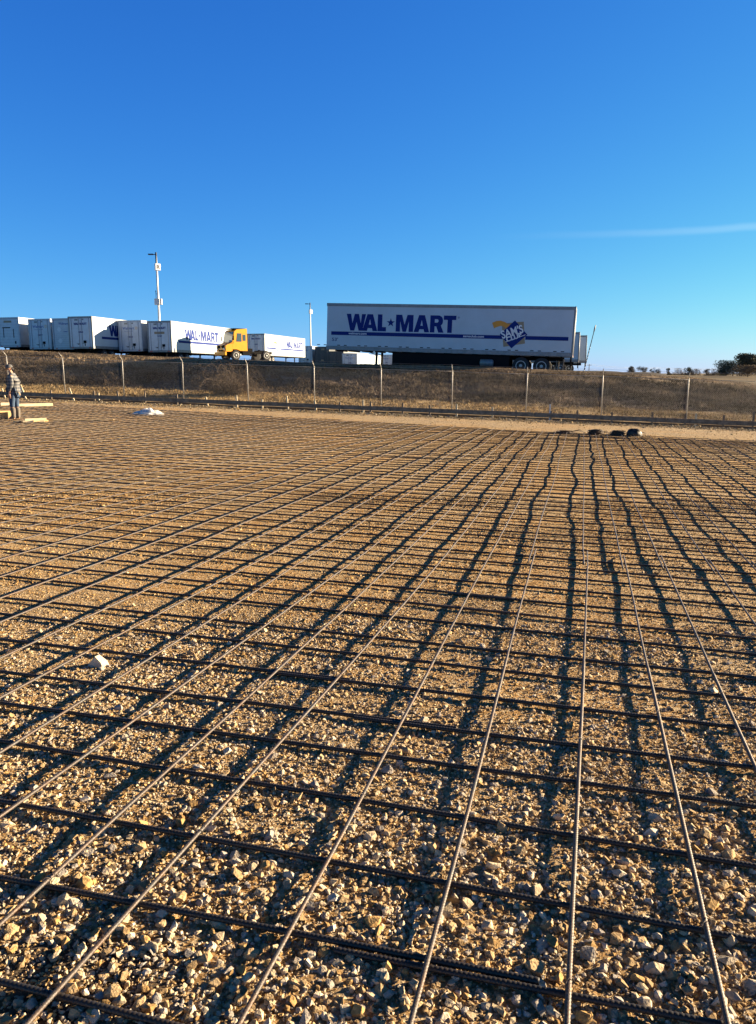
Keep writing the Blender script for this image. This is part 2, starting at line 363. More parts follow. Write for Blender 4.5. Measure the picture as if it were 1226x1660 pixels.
# ------------------------------------------------------------------ ground, embankment, yard
def build_ground():
    th = np.linspace(R(-62), R(62), 520); O = np.array([0.0, -1.0])
    u = np.linspace(0, 1, 640)[:, None]
    dx, dy = np.sin(th), np.cos(th); dt = dx * SN + dy * CS; t0 = O[1] * CS
    rmax = (31.0 - t0) / dt; r0 = .55
    Rr = r0 * (rmax / r0)[None, :] ** u
    X = O[0] + Rr * dx; Y = O[1] + Rr * dy; s, t = xy2st(X, Y); Z = pad(s, t)
    Z = np.where(t > 30.99, bank(s, t), Z)
    near = np.exp(-np.maximum(t - 1, 0) / 3)
    Z = Z + fbm(X * 22, Y * 22, 2) * .007 * near
    te = np.where(s < 0, 23.6 - .2 * s, 23.6)
    sand = (.8 + .5 * fbm(s * .35 + 9, t * 2.6, 3)) * sst(.3, 1.2, t - te + fbm(s * .8, t * 2, 2) * .8) * (.75 + .4 * fbm(s * .3, t * .9, 2))
    sand = np.maximum(sand, sst(.05, .3, fbm(s * .55 + 40, t * .55, 3)) * .35 * sst(6, 12, t))
    mud = sst(.0, .5, 1.1 - np.hypot((s + 1.15) / .30, (t - 1.40) / .34) + .8 * fbm(s * 6, t * 6, 3)) * .85
    mud = np.maximum(mud, .65 * sst(.1, .5, 1 - np.hypot((s + 3.0) / .9, (t - 9.6) / .5) + fbm(s * 3, t * 3, 3)))
    mud = np.maximum(mud, .62 * sst(28.0, 29.0, t + .9 * fbm(s * 1.5, t * 1.5, 3)))
    col = np.stack([np.clip(sand, 0, 1).ravel(), np.clip(mud, 0, 1).ravel(), np.zeros(X.size)], 1)
    kind(link(grid_mesh('gravel_pad', X, Y, Z, col), 'gravel_pad', M['ground']), 'structure')
    # fence strip and embankment
    s = np.linspace(-75, 45, 620); t = np.r_[np.linspace(31, 48, 170), np.linspace(48.3, 52, 12)]
    S, T = np.meshgrid(s, t); X, Y = st2xy(S, T); Z = bank(S, T)
    n1 = fbm(S * .25, T * .5, 3)[..., None]; n2 = fbm(S * 1.2, T * 2.2, 3)[..., None]
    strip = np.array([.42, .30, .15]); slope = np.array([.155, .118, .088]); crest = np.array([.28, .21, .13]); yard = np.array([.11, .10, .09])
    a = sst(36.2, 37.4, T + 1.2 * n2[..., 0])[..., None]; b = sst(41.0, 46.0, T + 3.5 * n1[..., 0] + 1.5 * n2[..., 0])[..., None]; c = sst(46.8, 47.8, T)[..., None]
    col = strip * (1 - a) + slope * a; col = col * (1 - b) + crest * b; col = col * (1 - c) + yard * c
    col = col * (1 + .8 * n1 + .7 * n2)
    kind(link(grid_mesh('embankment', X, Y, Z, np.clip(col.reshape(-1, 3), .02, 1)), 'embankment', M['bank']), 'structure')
    t = 52 * (2500 / 52) ** np.linspace(0, 1, 150); Sg = np.linspace(-1, 1, 200)
    T, Q = np.meshgrid(t, Sg, indexing='ij'); S = Q * (75 + (T - 52) * 1.2) + (-15) * (1 - sst(52, 300, T)); X, Y = st2xy(S, T)
    Z = bank(S, T) - .015
    Z[-1] -= 2
    far = sst(60, 160, T + 20 * (X > 25))[..., None]; n2 = fbm(S * .05, T * .05, 3)[..., None]
    col = np.array([.11, .10, .09]) * (1 - far) + np.array([.24, .19, .11]) * far; col = col * (1 + .4 * n2)
    kind(link(grid_mesh('yard', X, Y, Z, col.reshape(-1, 3)), 'yard', M['bank']), 'structure')
build_ground()

# ------------------------------------------------------------------ crushed stone (nobody could count it)
def protos(n, k, seed):
    r = np.random.default_rng(seed); out = []
    for _ in range(n):
        p = r.normal(size=(k, 3)); p /= np.linalg.norm(p, axis=1)[:, None]; p *= r.uniform(.78, 1.08, (k, 1)); p *= np.array([1, r.uniform(.62, .95), r.uniform(.45, .8)])
        bm = bmesh.new()
        for q in p: bm.verts.new(q)
        res = bmesh.ops.convex_hull(bm, input=bm.verts); bmesh.ops.delete(bm, geom=[g for g in res['geom_interior'] if isinstance(g, bmesh.types.BMVert)], context='VERTS')
        bmesh.ops.triangulate(bm, faces=bm.faces); bmesh.ops.recalc_face_normals(bm, faces=bm.faces); bm.verts.index_update()
        out.append((np.array([v.co for v in bm.verts]), np.array([[v.index for v in f.verts] for f in bm.faces]))); bm.free()
    return out
STONE_COLS = np.array([(.62, .515, .345), (.53, .39, .21), (.46, .30, .12), (.44, .405, .35), (.68, .60, .46), (.35, .245, .125)])
def stones(name, n, pts, size, pr, seed, bury=.22, hue=(1, 1, 1)):
    r = np.random.default_rng(seed); V = []; F = []; Cc = []; base = 0
    n = len(pts); which = r.integers(0, len(pr), n)
    ax = r.normal(size=(n, 3)); ax /= np.linalg.norm(ax, axis=1)[:, None]; ang = r.uniform(0, 6.28, n)
    tilt = r.uniform(0, .7, n)
    cz, sz = np.cos(ang), np.sin(ang); Rz = np.zeros((n, 3, 3)); Rz[:, 0, 0] = cz; Rz[:, 0, 1] = -sz; Rz[:, 1, 0] = sz; Rz[:, 1, 1] = cz; Rz[:, 2, 2] = 1
    ct, st_ = np.cos(tilt), np.sin(tilt); Rx = np.zeros((n, 3, 3)); Rx[:, 0, 0] = 1; Rx[:, 1, 1] = ct; Rx[:, 1, 2] = -st_; Rx[:, 2, 1] = st_; Rx[:, 2, 2] = ct
    Rm = Rz @ Rx
    ci = r.choice(6, n, p=[.27, .25, .13, .13, .12, .10]); col = STONE_COLS[ci] * r.uniform(.68, 1.22, (n, 1)) * np.array(hue) * np.array([.97, .915, .82])
    for k, (pv, pf) in enumerate(pr):
        ids = np.nonzero(which == k)[0]
        if not len(ids): continue
        v = np.einsum('nij,vj->nvi', Rm[ids], pv) * size[ids][:, None, None] + pts[ids][:, None, :]
        v[..., 2] += (size[ids] * bury)[:, None]
        f = pf[None] + (base + np.arange(len(ids)) * len(pv))[:, None, None]
        V.append(v.reshape(-1, 3)); F.append(f.ravel()); Cc.append(np.repeat(col[ids], len(pv), 0)); base += len(ids) * len(pv)
    me = np_mesh(name, np.concatenate(V), np.concatenate(F), 3, np.concatenate(Cc))
    return kind(link(me, name, M['stone']), 'stuff')
def fines(s, t):         # 0 where the photo shows bare fine dirt, 1 where it shows coarse stone
    f = sst(-.16, .20, fbm(s * .55 + 11, t * .55 + 4, 3) + .45 * fbm(s * 2.2, t * 2.2, 2)) * (.55 + .9 * sst(-.2, .3, fbm(s * .2 + 3, t * .2, 2)))
    nearb = 1 - sst(2.7, 4.2, t + .5 * fbm(s, t, 2)); f = np.maximum(f, nearb * .9)
    pale = np.maximum(0, 1 - np.hypot((s + 2.7) / 1.6, (t - 9.9) / 1.2)); f = np.maximum(f, pale)
    return np.clip(f, .32, 1)
def scatter(n, y0, y1, seed, power=1.0):
    r = np.random.default_rng(seed)
    w0, w1 = .58 * y0 + .8, .58 * y1 + .8
    q = r.random(n); yy = (y0 ** power + q * (y1 ** power - y0 ** power)) ** (1 / power)
    xx = r.uniform(-1, 1, n) * (.58 * yy + 1.9)
    s, t = xy2st(xx, yy); keep = r.random(n) < fines(s, t)
    keep &= t < np.where(s < 0, 23.6 - .2 * s, 23.6) + .5
    xx, yy, s, t = xx[keep], yy[keep], s[keep], t[keep]
    return np.stack([xx, yy, pad(s, t)], 1), r
pr_hi = protos(26, 15, 1); pr_mid = protos(16, 9, 2); pr_lo = protos(10, 6, 3)
P1, r1 = scatter(104000, .9, 4.8, 11, 1.5); stones('gravel', 0, P1, np.clip(r1.lognormal(-5.0, .47, len(P1)) * (1.32 - .32 * sst(1.7, 3.0, P1[:, 1])), .004, .031), pr_hi, 21, .22, (.97, 1.02, 1.16))
P2, r2 = scatter(345000, .9, 5.4, 12, 1.5); stones('gravel', 0, P2, np.clip(r2.lognormal(-5.5, .36, len(P2)), .002, .009), pr_mid, 22, .22, (.97, 1.0, 1.08))
P3, r3 = scatter(225000, 4.2, 10.5, 13, 1.5); stones('gravel', 0, P3, np.clip(r3.lognormal(-5.2, .46, len(P3)), .004, .026), pr_mid, 23, .22, (1, .92, .76))
P4, r4 = scatter(170000, 9.5, 34, 14, 1.6); stones('gravel', 0, P4, np.clip(r4.lognormal(-4.55, .42, len(P4)), .006, .032), pr_lo, 24, .1, (.95, .85, .68))
# the rough grey spoil thrown up along the form board
def spoil():
    r = np.random.default_rng(5); n = 30000; s = r.uniform(-34, 12, n); t = 29.3 + r.normal(0, .6, n); x, y = st2xy(s, t)
    o = stones('gravel', 0, np.stack([x, y, pad(s, t)], 1), np.clip(r.lognormal(-3.9, .5, n), .01, .08), pr_lo, 25, .22, (.62, .66, .72))
spoil()
def strip_stones():
    r = np.random.default_rng(6); n = 26000; s = r.uniform(-30, 12, n); t = np.where(s < 0, 23.6 - .2 * s, 23.6) + r.random(n) * 5.5; k = t < 29.5; s, t = s[k], t[k]; x, y = st2xy(s, t)
    stones('gravel', 0, np.stack([x, y, pad(s, t)], 1), np.clip(r.lognormal(-4.6, .5, len(s)), .005, .05), pr_lo, 26, .1, (.85, .86, .85))
strip_stones()
def big_rock(u, v, size, sq, label, seed):
    x, y, z = at(u, v); pv, pf = protos(1, 13, seed)[0]
    m = MB(); m.add([(p[0] * size * sq[0], p[1] * size * sq[1], p[2] * size * sq[2]) for p in pv], pf.tolist())
    o = m.build('rock', ROCK, None, (x, y, z + size * sq[2] * .22)); return tag(o, label, 'rock')
ROCK = mat('pale_rock', (.66, .55, .42), .85, col2=(.55, .43, .30), nscale=30, bump=.3, bscale=90)
def wedge_rock():
    x, y, z = at(158, 1080); m = MB()
    m.add([(-.052, -.02, -.02), (.05, -.035, -.02), (.062, .03, -.02), (-.03, .05, -.02), (-.046, -.012, .012), (-.002, -.02, .062), (.012, .008, .064), (.052, .01, .028), (.03, -.028, .03)],
          [(0, 1, 8, 5, 4), (1, 2, 7, 8), (2, 3, 6, 7), (3, 0, 4), (4, 5, 6, 3), (5, 8, 7, 6), (0, 3, 2, 1)])
    tag(m.build('rock', ROCK, None, (x, y, z)), 'pale wedge shaped rock, the biggest loose stone on the gravel at left', 'rock')
wedge_rock()
big_rock(345, 1352, .032, (1, .8, .7), 'rounded cream stone touching a lengthwise rebar in the lower left', 31)
big_rock(760, 1352 - 4, .026, (1, .8, .6), 'squarish cream stone beside the dark crosswise rebar at lower middle', 33)

# ------------------------------------------------------------------ rebar mat
RB = .0066
def rod(name, pts, mt, fine=None, r=RB, nside=8):
    """pts: dense (N,3) centre line; fine: boolean per point = rolled ribs modelled there"""
    P = np.asarray(pts, float); n = len(P)
    D = np.gradient(P, axis=0); D /= np.linalg.norm(D, axis=1)[:, None]
    up = np.array([0, 0, 1.0]); a = np.cross(D, up); a /= np.linalg.norm(a, axis=1)[:, None]; b = np.cross(a, D)
    th = np.arange(nside) * 2 * np.pi / nside + .35
    rr = np.full((n, nside), r)
    if fine is not None:
        ph = (np.arange(n) % 3 == 0) & fine
        rr[ph] *= 1.16
        rr[:, 0] += .0011 * fine; rr[:, nside // 2] += .0011 * fine
    V = P[:, None, :] + rr[..., None] * (np.cos(th)[None, :, None] * a[:, None, :] + np.sin(th)[None, :, None] * b[:, None, :])
    i = np.arange(n - 1)[:, None] * nside; q = np.arange(nside)[None]; q2 = (q + 1) % nside
    F = np.stack([i + q, i + q2, i + nside + q2, i + nside + q], -1).reshape(-1)
    me = np_mesh(name, V.reshape(-1, 3), F, 4, None, True)
    bm = bmesh.new(); bm.from_mesh(me); bm.verts.ensure_lookup_table()
    bm.faces.new([bm.verts[k] for k in range(nside)][::-1]); bm.faces.new([bm.verts[(n - 1) * nside + k] for k in range(nside)])
    bm.to_mesh(me); bm.free()
    return link(me, name, mt)
L_OFF = {-12: (-4.68, 0), -11: (-4.27, 0), -10: (-3.85, 0), -9: (-3.46, 0), -8: (-3.01, 0), -7: (-2.62, 0), -6: (-2.19, -.012), -5: (-1.9057, .0099), -4: (-1.4991, .0009), -3: (-1.2107, .0134),
         -2: (-.7085, -.0055), -1: (-.3194, -.0064), 0: (.0119, .0138), 1: (.3934, .0042), 2: (.7327, .0023), 3: (1.13, .003), 4: (1.50, .0), 5: (1.90, 0)}
T_OFF = {-1: (1.40, .006), 0: (1.7677, .0164), 1: (2.0928, -.0089), 2: (2.4628, -.0178), 3: (2.8438, .0027), 4: (3.1798, .005), 5: (3.5809, -.0042), 6: (3.9341, -.0205), 7: (4.2598, -.0161),
         8: (4.6754, -.04), 9: (5.0313, -.0419), 10: (5.39, -.05), 11: (5.75, -.055), 12: (6.1212, -.06)}
rl = np.random.default_rng(3)
NUMW = ['first', 'second', 'third', 'fourth', 'fifth', 'sixth', 'seventh', 'eighth', 'ninth', 'tenth', 'eleventh', 'twelfth', 'thirteenth', 'fourteenth', 'fifteenth', 'sixteenth']
SHORT = lambda j, i: f'wire tie on {NUMW[j]} crossbar from the bottom, at ' + ('the upright lengthwise bar' if i == 0 else f'{NUMW[abs(i) - 1]} bar {"right" if i > 0 else "left"} of the upright')
def t_edge(s): return 23.4 - .2 * s if s < 0 else 23.4
def wave(q, seed, amp): # low frequency wander along a bar
    return amp * (vnoise(q * .45 + seed * 3.7, q * 0 + seed) + .6 * vnoise(q * 1.1 + seed * 1.3, q * 0 + seed + .5))
def bar_z(s, t, lift): return plane_h(s, t) + lift + .013 * sst(5, 14, t) + fbm(s * .6 + 3, t * .6, 2) * .008 * sst(3, 10, t)
GL = 'rebar laid lengthwise'; GT = 'rebar laid crosswise'
def l_label(i, part):
    pre = {-1: 'far half of the ', 1: 'near half of the ', 0: ''}[part]
    if i == 0: return pre + 'lengthwise rebar rising nearly upright from the bottom edge'
    if 0 < i <= 5: return pre + NUMW[i - 1] + ' lengthwise rebar right of the nearly upright one'
    if -14 <= i < 0: return pre + NUMW[-i - 1] + ' lengthwise rebar left of the nearly upright one'
    return ('thin lengthwise rebar fanning away near the right edge of the mat' if i > 5 else 'thin distant lengthwise rebar in the far left of the mat')
def add_l(i, t0, t1, off, part, soff=0.0):
    o, k = off; seed = i * 1.37 + 40 + part * 7
    near_end = min(t1, 4.2) if t0 < 4.2 else t0
    tt = np.r_[np.arange(t0, near_end, .0042), np.arange(near_end, t1, .10), t1] if t0 < 4.2 else np.r_[np.arange(t0, t1, .10), t1]
    far = np.clip((tt - 5) / 10, 0, 1)
    ss_ = o + k * np.minimum(tt, 6.5) + soff + wave(tt, seed, .03) * far + wave(tt, seed + 3, .008)
    z = bar_z(ss_, tt, .0152) + wave(tt, seed + 9, .008) * (1 + 2 * far)
    x, y = st2xy(ss_, tt); b = rod('rebar', np.stack([x, y, z], 1), M['rebar'], (tt < 4.19) if t0 < 4.2 else None)
    tag(b, l_label(i, part), 'rebar', GL)
for i in range(-66, 21):
    off = L_OFF.get(i)
    if off is None: off = ((-4.68 + (i + 12) * .398) if i < -12 else 1.90 + (i - 5) * .385, rl.normal(0, .0008))
    off = (off[0] + (0 if i in L_OFF else rl.normal(0, .02)), off[1])
    te = t_edge(off[0]) + rl.uniform(-.25, .15)
    t0 = .35 if -9 <= i <= 6 else (2.5 if i > -16 and i < 12 else 4 + max(0, -i - 20) * .12)
    if -1 <= i <= 5:      # these are lap spliced a few metres out
        add_l(i, t0, 7.15 + rl.uniform(-.1, .1), off, 1)
        add_l(i, 6.55 + rl.uniform(-.1, .1), te, (off[0] - .012, off[1]), -1, -.02)
    else: add_l(i, t0, te, off, 0)
def t_label(j, part):
    pre = {-1: 'left length of the ', 1: 'right length of the ', 0: ''}[part]
    if j == -1: return pre + 'dark crosswise rebar cut by the bottom left corner'
    if 0 <= j <= 14: return pre + NUMW[j] + ' dark crosswise rebar up from the bottom right corner'
    return 'thin dark crosswise rebar in the rows of the far mat'
LAPS = {0: (-.58, -.04), 4: (-.95, -.48), 9: (-1.0, -.55), 7: (.9, 1.4), 2: (1.3, 1.9), 5: (-1.55, -1.1), 10: (-.9, -.4)}
def add_t(j, s0, s1, off, part, toff=0.0):
    o, k = off; seed = j * 2.11 + 90 + part * 5
    if j <= 5: ss_ = np.r_[np.arange(s0, max(s0, -3.4), .05), np.arange(max(s0, -3.4), min(s1, 2.2), .0042), np.arange(min(s1, 2.2), s1, .05), s1]
    else: ss_ = np.r_[np.arange(s0, s1, .10), s1]
    tt = o + k * ss_ + toff + wave(ss_, seed, .012) + wave(ss_, seed + 4, .02) * min(1, j / 25)
    z = bar_z(ss_, tt, 0.0) + wave(ss_, seed + 8, .006) * (1 + min(2, j / 20))
    x, y = st2xy(ss_, tt)
    b = rod('rebar', np.stack([x, y, z], 1), M['rebar_rust' if j > 8 and j % 4 == 1 else 'rebar_shaded'], ((ss_ > -3.4) & (ss_ < 2.2)) if j <= 5 else None, r=.0090)
    tag(b, t_label(j, part), 'rebar', GT)
for j in range(-1, 72):
    off = T_OFF.get(j) or (6.1212 + (j - 12) * .3655 + rl.normal(0, .02), -.06)
    t0 = off[0]
    if t0 > 29.2: break
    smax = 9.5 if t0 < 23.3 else (23.3 - t0) / .14
    smax = min(smax, .75 * t0 + 2.2); smin = max(-30, -1.35 * t0 - 1.6)
    if smax - smin < 2: continue
    if j in LAPS:
        a, b = LAPS[j]; add_t(j, smin, b, off, -1); add_t(j, a, smax, off, 1, -.0205)
    else: add_t(j, smin, smax, off, 0)
# twisted tie wires on the nearest crossings
def ties():
    n = 0; r = random.Random(4)
    for j in range(0, 7):
        for i in range(-5, 3):
            if (i * 3 + j * 5) % 4 != 0: continue
            lo, lk_ = L_OFF[i]; to, tk = T_OFF[j]; t = to; s = lo + lk_ * t; t = to + tk * s
            x, y = st2xy(s, t); z = float(bar_z(s, t, .0086)); m = MB(); ang = r.uniform(.5, 1.1); c, q = math.cos(ang), math.sin(ang)
            loop = [(math.cos(a) * .016 * c - math.sin(a) * .003 * q, math.cos(a) * .016 * q + math.sin(a) * .003 * c, math.sin(a) * .021) for a in np.linspace(0, 6.28, 13)]
            m.tube(loop, .0012, 4)
            m.tube([(.016 * c, .016 * q, .0), (.026 * c, .026 * q, .012), (.034 * c - .008, .034 * q, .020), (.04 * c - .016, .04 * q + .006, .016)], .0013, 4)
            o = m.build('tie_wire', M['rebar_rust'], None, (x, y, z))
            tag(o, SHORT(j, i), 'tie wire', 'wire ties on the rebar crossings'); n += 1
ties()

# ------------------------------------------------------------------ form board and stakes
def form_board():
    root = empty('form_board', 'long low wooden form board on stakes in front of the chain link fence', 'formwork')
    s0 = -36
    while s0 < 14:
        s1 = min(s0 + 4.88, 14); m = MB(); n = 8; t = 30.5 + random.uniform(-.012, .012)
        pts = []
        top = []; 
        for k in range(n + 1):
            s = s0 + .004 + (s1 - s0 - .008) * k / n; x, y = st2xy(s, t); x2, y2 = st2xy(s, t + .038); z = float(plane_h(s, t)) + .05 + random.uniform(-.006, .006)
            m.v += [(x, y, z), (x, y, z + .17), (x2, y2, z + .17), (x2, y2, z)]
        for k in range(n):
            a = 4 * k
            for q in range(4): m.f.append((a + q, a + (q + 1) % 4, a + 4 + (q + 1) % 4, a + 4 + q)); m.sm.append(False)
        m.f += [(3, 2, 1, 0), (4 * n, 4 * n + 1, 4 * n + 2, 4 * n + 3)]; m.sm += [False, False]
        m.build('board', M['wood_grey'], root); s0 = s1
    st = [(44, 14, .35, 0), (83, 5, 0, 1), (122, 12, .35, 0), (153, 7, 0, 1), (160, 4, 0, 0), (193, 9, .1, 1), (235, 10, 0, 1), (287, 7, 0, 1), (338, 5, .2, 0), (384.5, 9, .05, 0), (425, 4, 0, 0), (467.7, 11, .1, 0),
          (513.7, 6, .15, 0), (551, 5, 0, 1), (589, 10, 0, 0), (601, 7, 0, 1), (653, 7, 0, 1), (697, 6, 0, 1), (741, 9, 0, 0), (799.5, 6, 0, 0), (838, 3, 0, 1), (892.7, 15, 0, 2), (895, 4, 0, 1), (937.5, 7, 0, 1), (994, 6, 0, 1),
          (1060, 9, 0, 1), (1114, 9, 0, 1), (1131, 10, 0, 0), (1176.6, 9, 0, 1), (1225, 17, 0, 1), (10, 6, .3, 0)]
    for (u, hp, lean, w) in st:
        d = at_t(u, 640, 30.57); z0 = height(d.x, d.y) - .12; ztop_ = float(plane_h(*xy2st(d.x, d.y))) + .205 + hp * d.y / 1240
        m = MB(); h = ztop_ - z0; rot = Matrix.Rotation(-lean, 3, 'Y') @ Matrix.Rotation(random.uniform(-.03, .03), 3, 'X')
        wd = .065 if w != 2 else .05
        m.box((0, 0, h / 2), (wd, .036, h), 0, None)
        o = m.build('stake', M[('wood_pale', 'wood_grey', 'white_old')[w]], root, (d.x, d.y, z0)); o.rotation_euler = (0, -lean, -A_)
        if lean > .2 and u > 20: o['label'] = 'pale leaning wooden stake'
        if w == 2: o['label'] = 'tall thin white stake'
form_board()

# ------------------------------------------------------------------ chain link fence
def fence():
    root = empty('chain_link_fence', 'grey chain link fence with angled barbed wire arms at the foot of the embankment', 'fence')
    us = [-80, 17, 107, 202, 298, 403, 510, 618, 733, 853, 976, 1115, 1262]; T = 33.5; P = []
    for u in us:
        d = at_t(u, 650, T); s, t = xy2st(d.x, d.y); P.append((s, float(bank(s, T))))
    H = 1.76
    for k, (s, z) in enumerate(P):
        x, y = st2xy(s, T); m = MB(); m.lathe((0, 0, -.2), (0, 0, 1), [(0, .024), (H + .2, .024), (H + .225, .01)], 10)
        o = m.build('post', M['galv'], root, (x, y, z)); o.rotation_euler = (R(random.uniform(-.8, .8)), R(random.uniform(-.8, .8)), 0)
        m = MB(); dx, dy = st2xy(0, -.27); m.tube([(0, 0, H - .01), (dx * .15, dy * .15, H + .06), (dx, dy, H + .27)], .017, 7)
        m.build('barb_arm', M['galv'], o)
    wires = MB()
    for w in range(3):
        f = .33 * (w + 1)
        for (sa, za), (sb, zb) in zip(P[:-1], P[1:]):
            xa, ya = st2xy(sa, T - .27 * f); xb, yb = st2xy(sb, T - .27 * f)
            wires.tube([(xa + (xb - xa) * q, ya + (yb - ya) * q, za + (zb - za) * q + H + .26 * f - .02 * math.sin(math.pi * q)) for q in np.linspace(0, 1, 6)], .004, 4, smooth=False)
    wires.build('barbed_wire', M['wire'], root)
    rail = MB()
    for (sa, za), (sb, zb) in zip(P[:-1], P[1:]):
        xa, ya = st2xy(sa, T - .04); xb, yb = st2xy(sb, T - .04)
        rail.tube([(xa, ya, za + H - .03), (xb, yb, zb + H - .03)], .012, 6)
    rail.build('top_rail', M['wire'], root)
    # woven fabric: real wires, two diagonal families
    sA, sB = P[0][0], P[-1][0]; step = .075; hgt = H - .06; V = []; F = []
    ss_ = [p[0] for p in P]; zz = [p[1] for p in P]
    g = np.arange(sA - hgt, sB + hgt, step)
    for sg in (1, -1):
        a0 = g; b0 = g + sg * hgt * .9
        fa = np.clip((sA - a0) / (b0 - a0), 0, 1) if sg > 0 else np.clip((sB - a0) / (b0 - a0), 0, 1)
        fb = np.clip((sB - a0) / (b0 - a0), 0, 1) if sg > 0 else np.clip((sA - a0) / (b0 - a0), 0, 1)
        for a, b, q0, q1 in zip(a0, b0, fa, fb):
            if q1 - q0 < .02: continue
            e0, e1 = a + (b - a) * q0, a + (b - a) * q1
            z0 = np.interp(e0, ss_, zz) + .05 + hgt * q0; z1 = np.interp(e1, ss_, zz) + .05 + hgt * q1
            w = .0021; n = len(V)
            for (e, z) in ((e0, z0), (e1, z1)):
                for ds, dt in ((-w, 0), (0, -w), (w, 0), (0, w)):
                    x, y = st2xy(e + ds, T - .06 + dt + .004 * sg); V.append((x, y, z))
            for q in range(4): F += [n + q, n + (q + 1) % 4, n + 4 + (q + 1) % 4, n + 4 + q]
    link(np_mesh('chain_link', np.array(V), np.array(F), 4), 'chain_link', M['wire'], root)
fence()

# ------------------------------------------------------------------ dry grass, brush, trees
def grass():
    r = np.random.default_rng(8); n = 80000
    s = r.uniform(-40, 15, n); t = 31.4 + 15.4 * r.random(n) ** .95
    nn = fbm(s * .5, t * .9, 3); keep = r.random(n) < np.clip(.75 + 1.2 * nn, .15, 1); s, t = s[keep], t[keep]; n = len(s)
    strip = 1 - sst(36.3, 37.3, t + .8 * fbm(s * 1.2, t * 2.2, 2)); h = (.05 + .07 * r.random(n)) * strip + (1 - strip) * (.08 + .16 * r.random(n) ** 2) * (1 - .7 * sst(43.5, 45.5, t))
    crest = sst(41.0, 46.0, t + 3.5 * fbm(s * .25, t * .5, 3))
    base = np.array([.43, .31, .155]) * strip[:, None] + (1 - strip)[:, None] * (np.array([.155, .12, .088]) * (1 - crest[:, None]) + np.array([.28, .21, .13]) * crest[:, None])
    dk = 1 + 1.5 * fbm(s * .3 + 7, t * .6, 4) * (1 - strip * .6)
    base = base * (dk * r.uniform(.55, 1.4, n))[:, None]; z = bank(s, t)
    V = []; Cc = []; nb = 4
    for b in range(nb):
        a = r.uniform(0, 6.28, n); w = .012 + .015 * r.random(n); l = h * r.uniform(.3, 1.1, n); ox = r.normal(0, .05, n); oy = r.normal(0, .05, n)
        x, y = st2xy(s, t); x = x + ox; y = y + oy
        v0 = np.stack([x - w * np.cos(a), y - w * np.sin(a), z - .02], 1); v1 = np.stack([x + w * np.cos(a), y + w * np.sin(a), z - .02], 1)
        v2 = np.stack([x + l * np.sin(a) * .9, y - l * np.cos(a) * .9, z + h * r.uniform(.5, 1, n)], 1)
        V.append(np.stack([v0, v1, v2], 1).reshape(-1, 3)); Cc.append(np.repeat(base, 3, 0))
    V = np.concatenate(V); me = np_mesh('dry_grass', V, np.arange(len(V)), 3, np.clip(np.concatenate(Cc), .02, .8))
    kind(link(me, 'dry_grass', M['grass']), 'stuff')
grass()
def brush(u0, u1, vtop, t, label, n, seed, hang=False, spread=.35):
    """leafless tangle of vines: random-walk twigs rooted along the ground line"""
    r = random.Random(seed); a = at_t(u0, 620, t); b = at_t(u1, 620, t); c = (a + b) / 2; zg = height(c.x, c.y); top = at_t((u0 + u1) / 2, vtop, t).z - zg
    tw = MB(); lf_v = []; lf_c = []
    for k in range(n):
        q = r.random(); rootq = .5 + (q - .5) * (.45 if hang else .9)
        p = Vector((a.x + (b.x - a.x) * rootq, a.y + (b.y - a.y) * rootq, zg)); p += Vector((r.uniform(-.1, .1), r.uniform(-spread, spread), 0)); p.z = height(p.x, p.y) - .05
        L = top * r.uniform(.45, 1.1); d = Vector((r.uniform(-.5, .5) + (q - .5) * 1.2, r.uniform(-.3, .3), 1)).normalized(); pts = [p.copy()]; steps = 7
        for e in range(steps):
            d = (d + Vector((r.uniform(-.45, .45), r.uniform(-.3, .3), r.uniform(-.35, .12) - (.12 * e if e > 3 else 0)))).normalized(); p = p + d * L / steps * 1.15; pts.append(p.copy())
            if p.z < height(p.x, p.y): break
            if r.random() < .8:
                for _ in range(3):
                    w = r.uniform(.02, .045); o = p + Vector((r.uniform(-.12, .12), r.uniform(-.12, .12), r.uniform(-.12, .12))); e1 = Vector((r.uniform(-1, 1), r.uniform(-1, 1), r.uniform(-1, 1))).normalized() * w; e2 = e1.orthogonal().normalized() * w
                    lf_v += [o, o + e1, o + e2]; g = r.uniform(.6, 1.3); lf_c += [(.13 * g, .09 * g, .058 * g)] * 3
        tw.tube(pts, [.009 * (1 - .8 * e / len(pts)) for e in range(len(pts))], 3, smooth=False)
    root = empty('dry_bush', label, 'bush', (0, 0, 0))
    root.location = (c.x, c.y, zg)
    o1 = tw.build('branches', M['twig'], root); o1.location = (-c.x, -c.y, -zg)
    o2 = link(np_mesh('dead_leaves', np.array([tuple(v) for v in lf_v]), np.arange(len(lf_v)), 3, np.array(lf_c)), 'dead_leaves', M['leaf'], root); o2.location = (-c.x, -c.y, -zg)
brush(342, 396, 570, 35.6, 'leafless brown bush sprawling up the bank below the yellow truck', 340, 1, True)
brush(164, 188, 574, 34.2, 'small dry vine clump hanging high on the fence under a white trailer', 26, 2, True)
brush(-12, 30, 572, 36.5, 'dry brown brush behind the standing worker at the left edge', 110, 3)
brush(40, 76, 582, 36.6, 'dry brown brush on the bank just right of the worker', 90, 4)
brush(86, 134, 592, 37.0, 'sparse dry vines around the second fence post from left', 40, 5)
brush(472, 512, 596, 40, 'thin dry weeds on the shaded bank left of the big trailer', 22, 7)

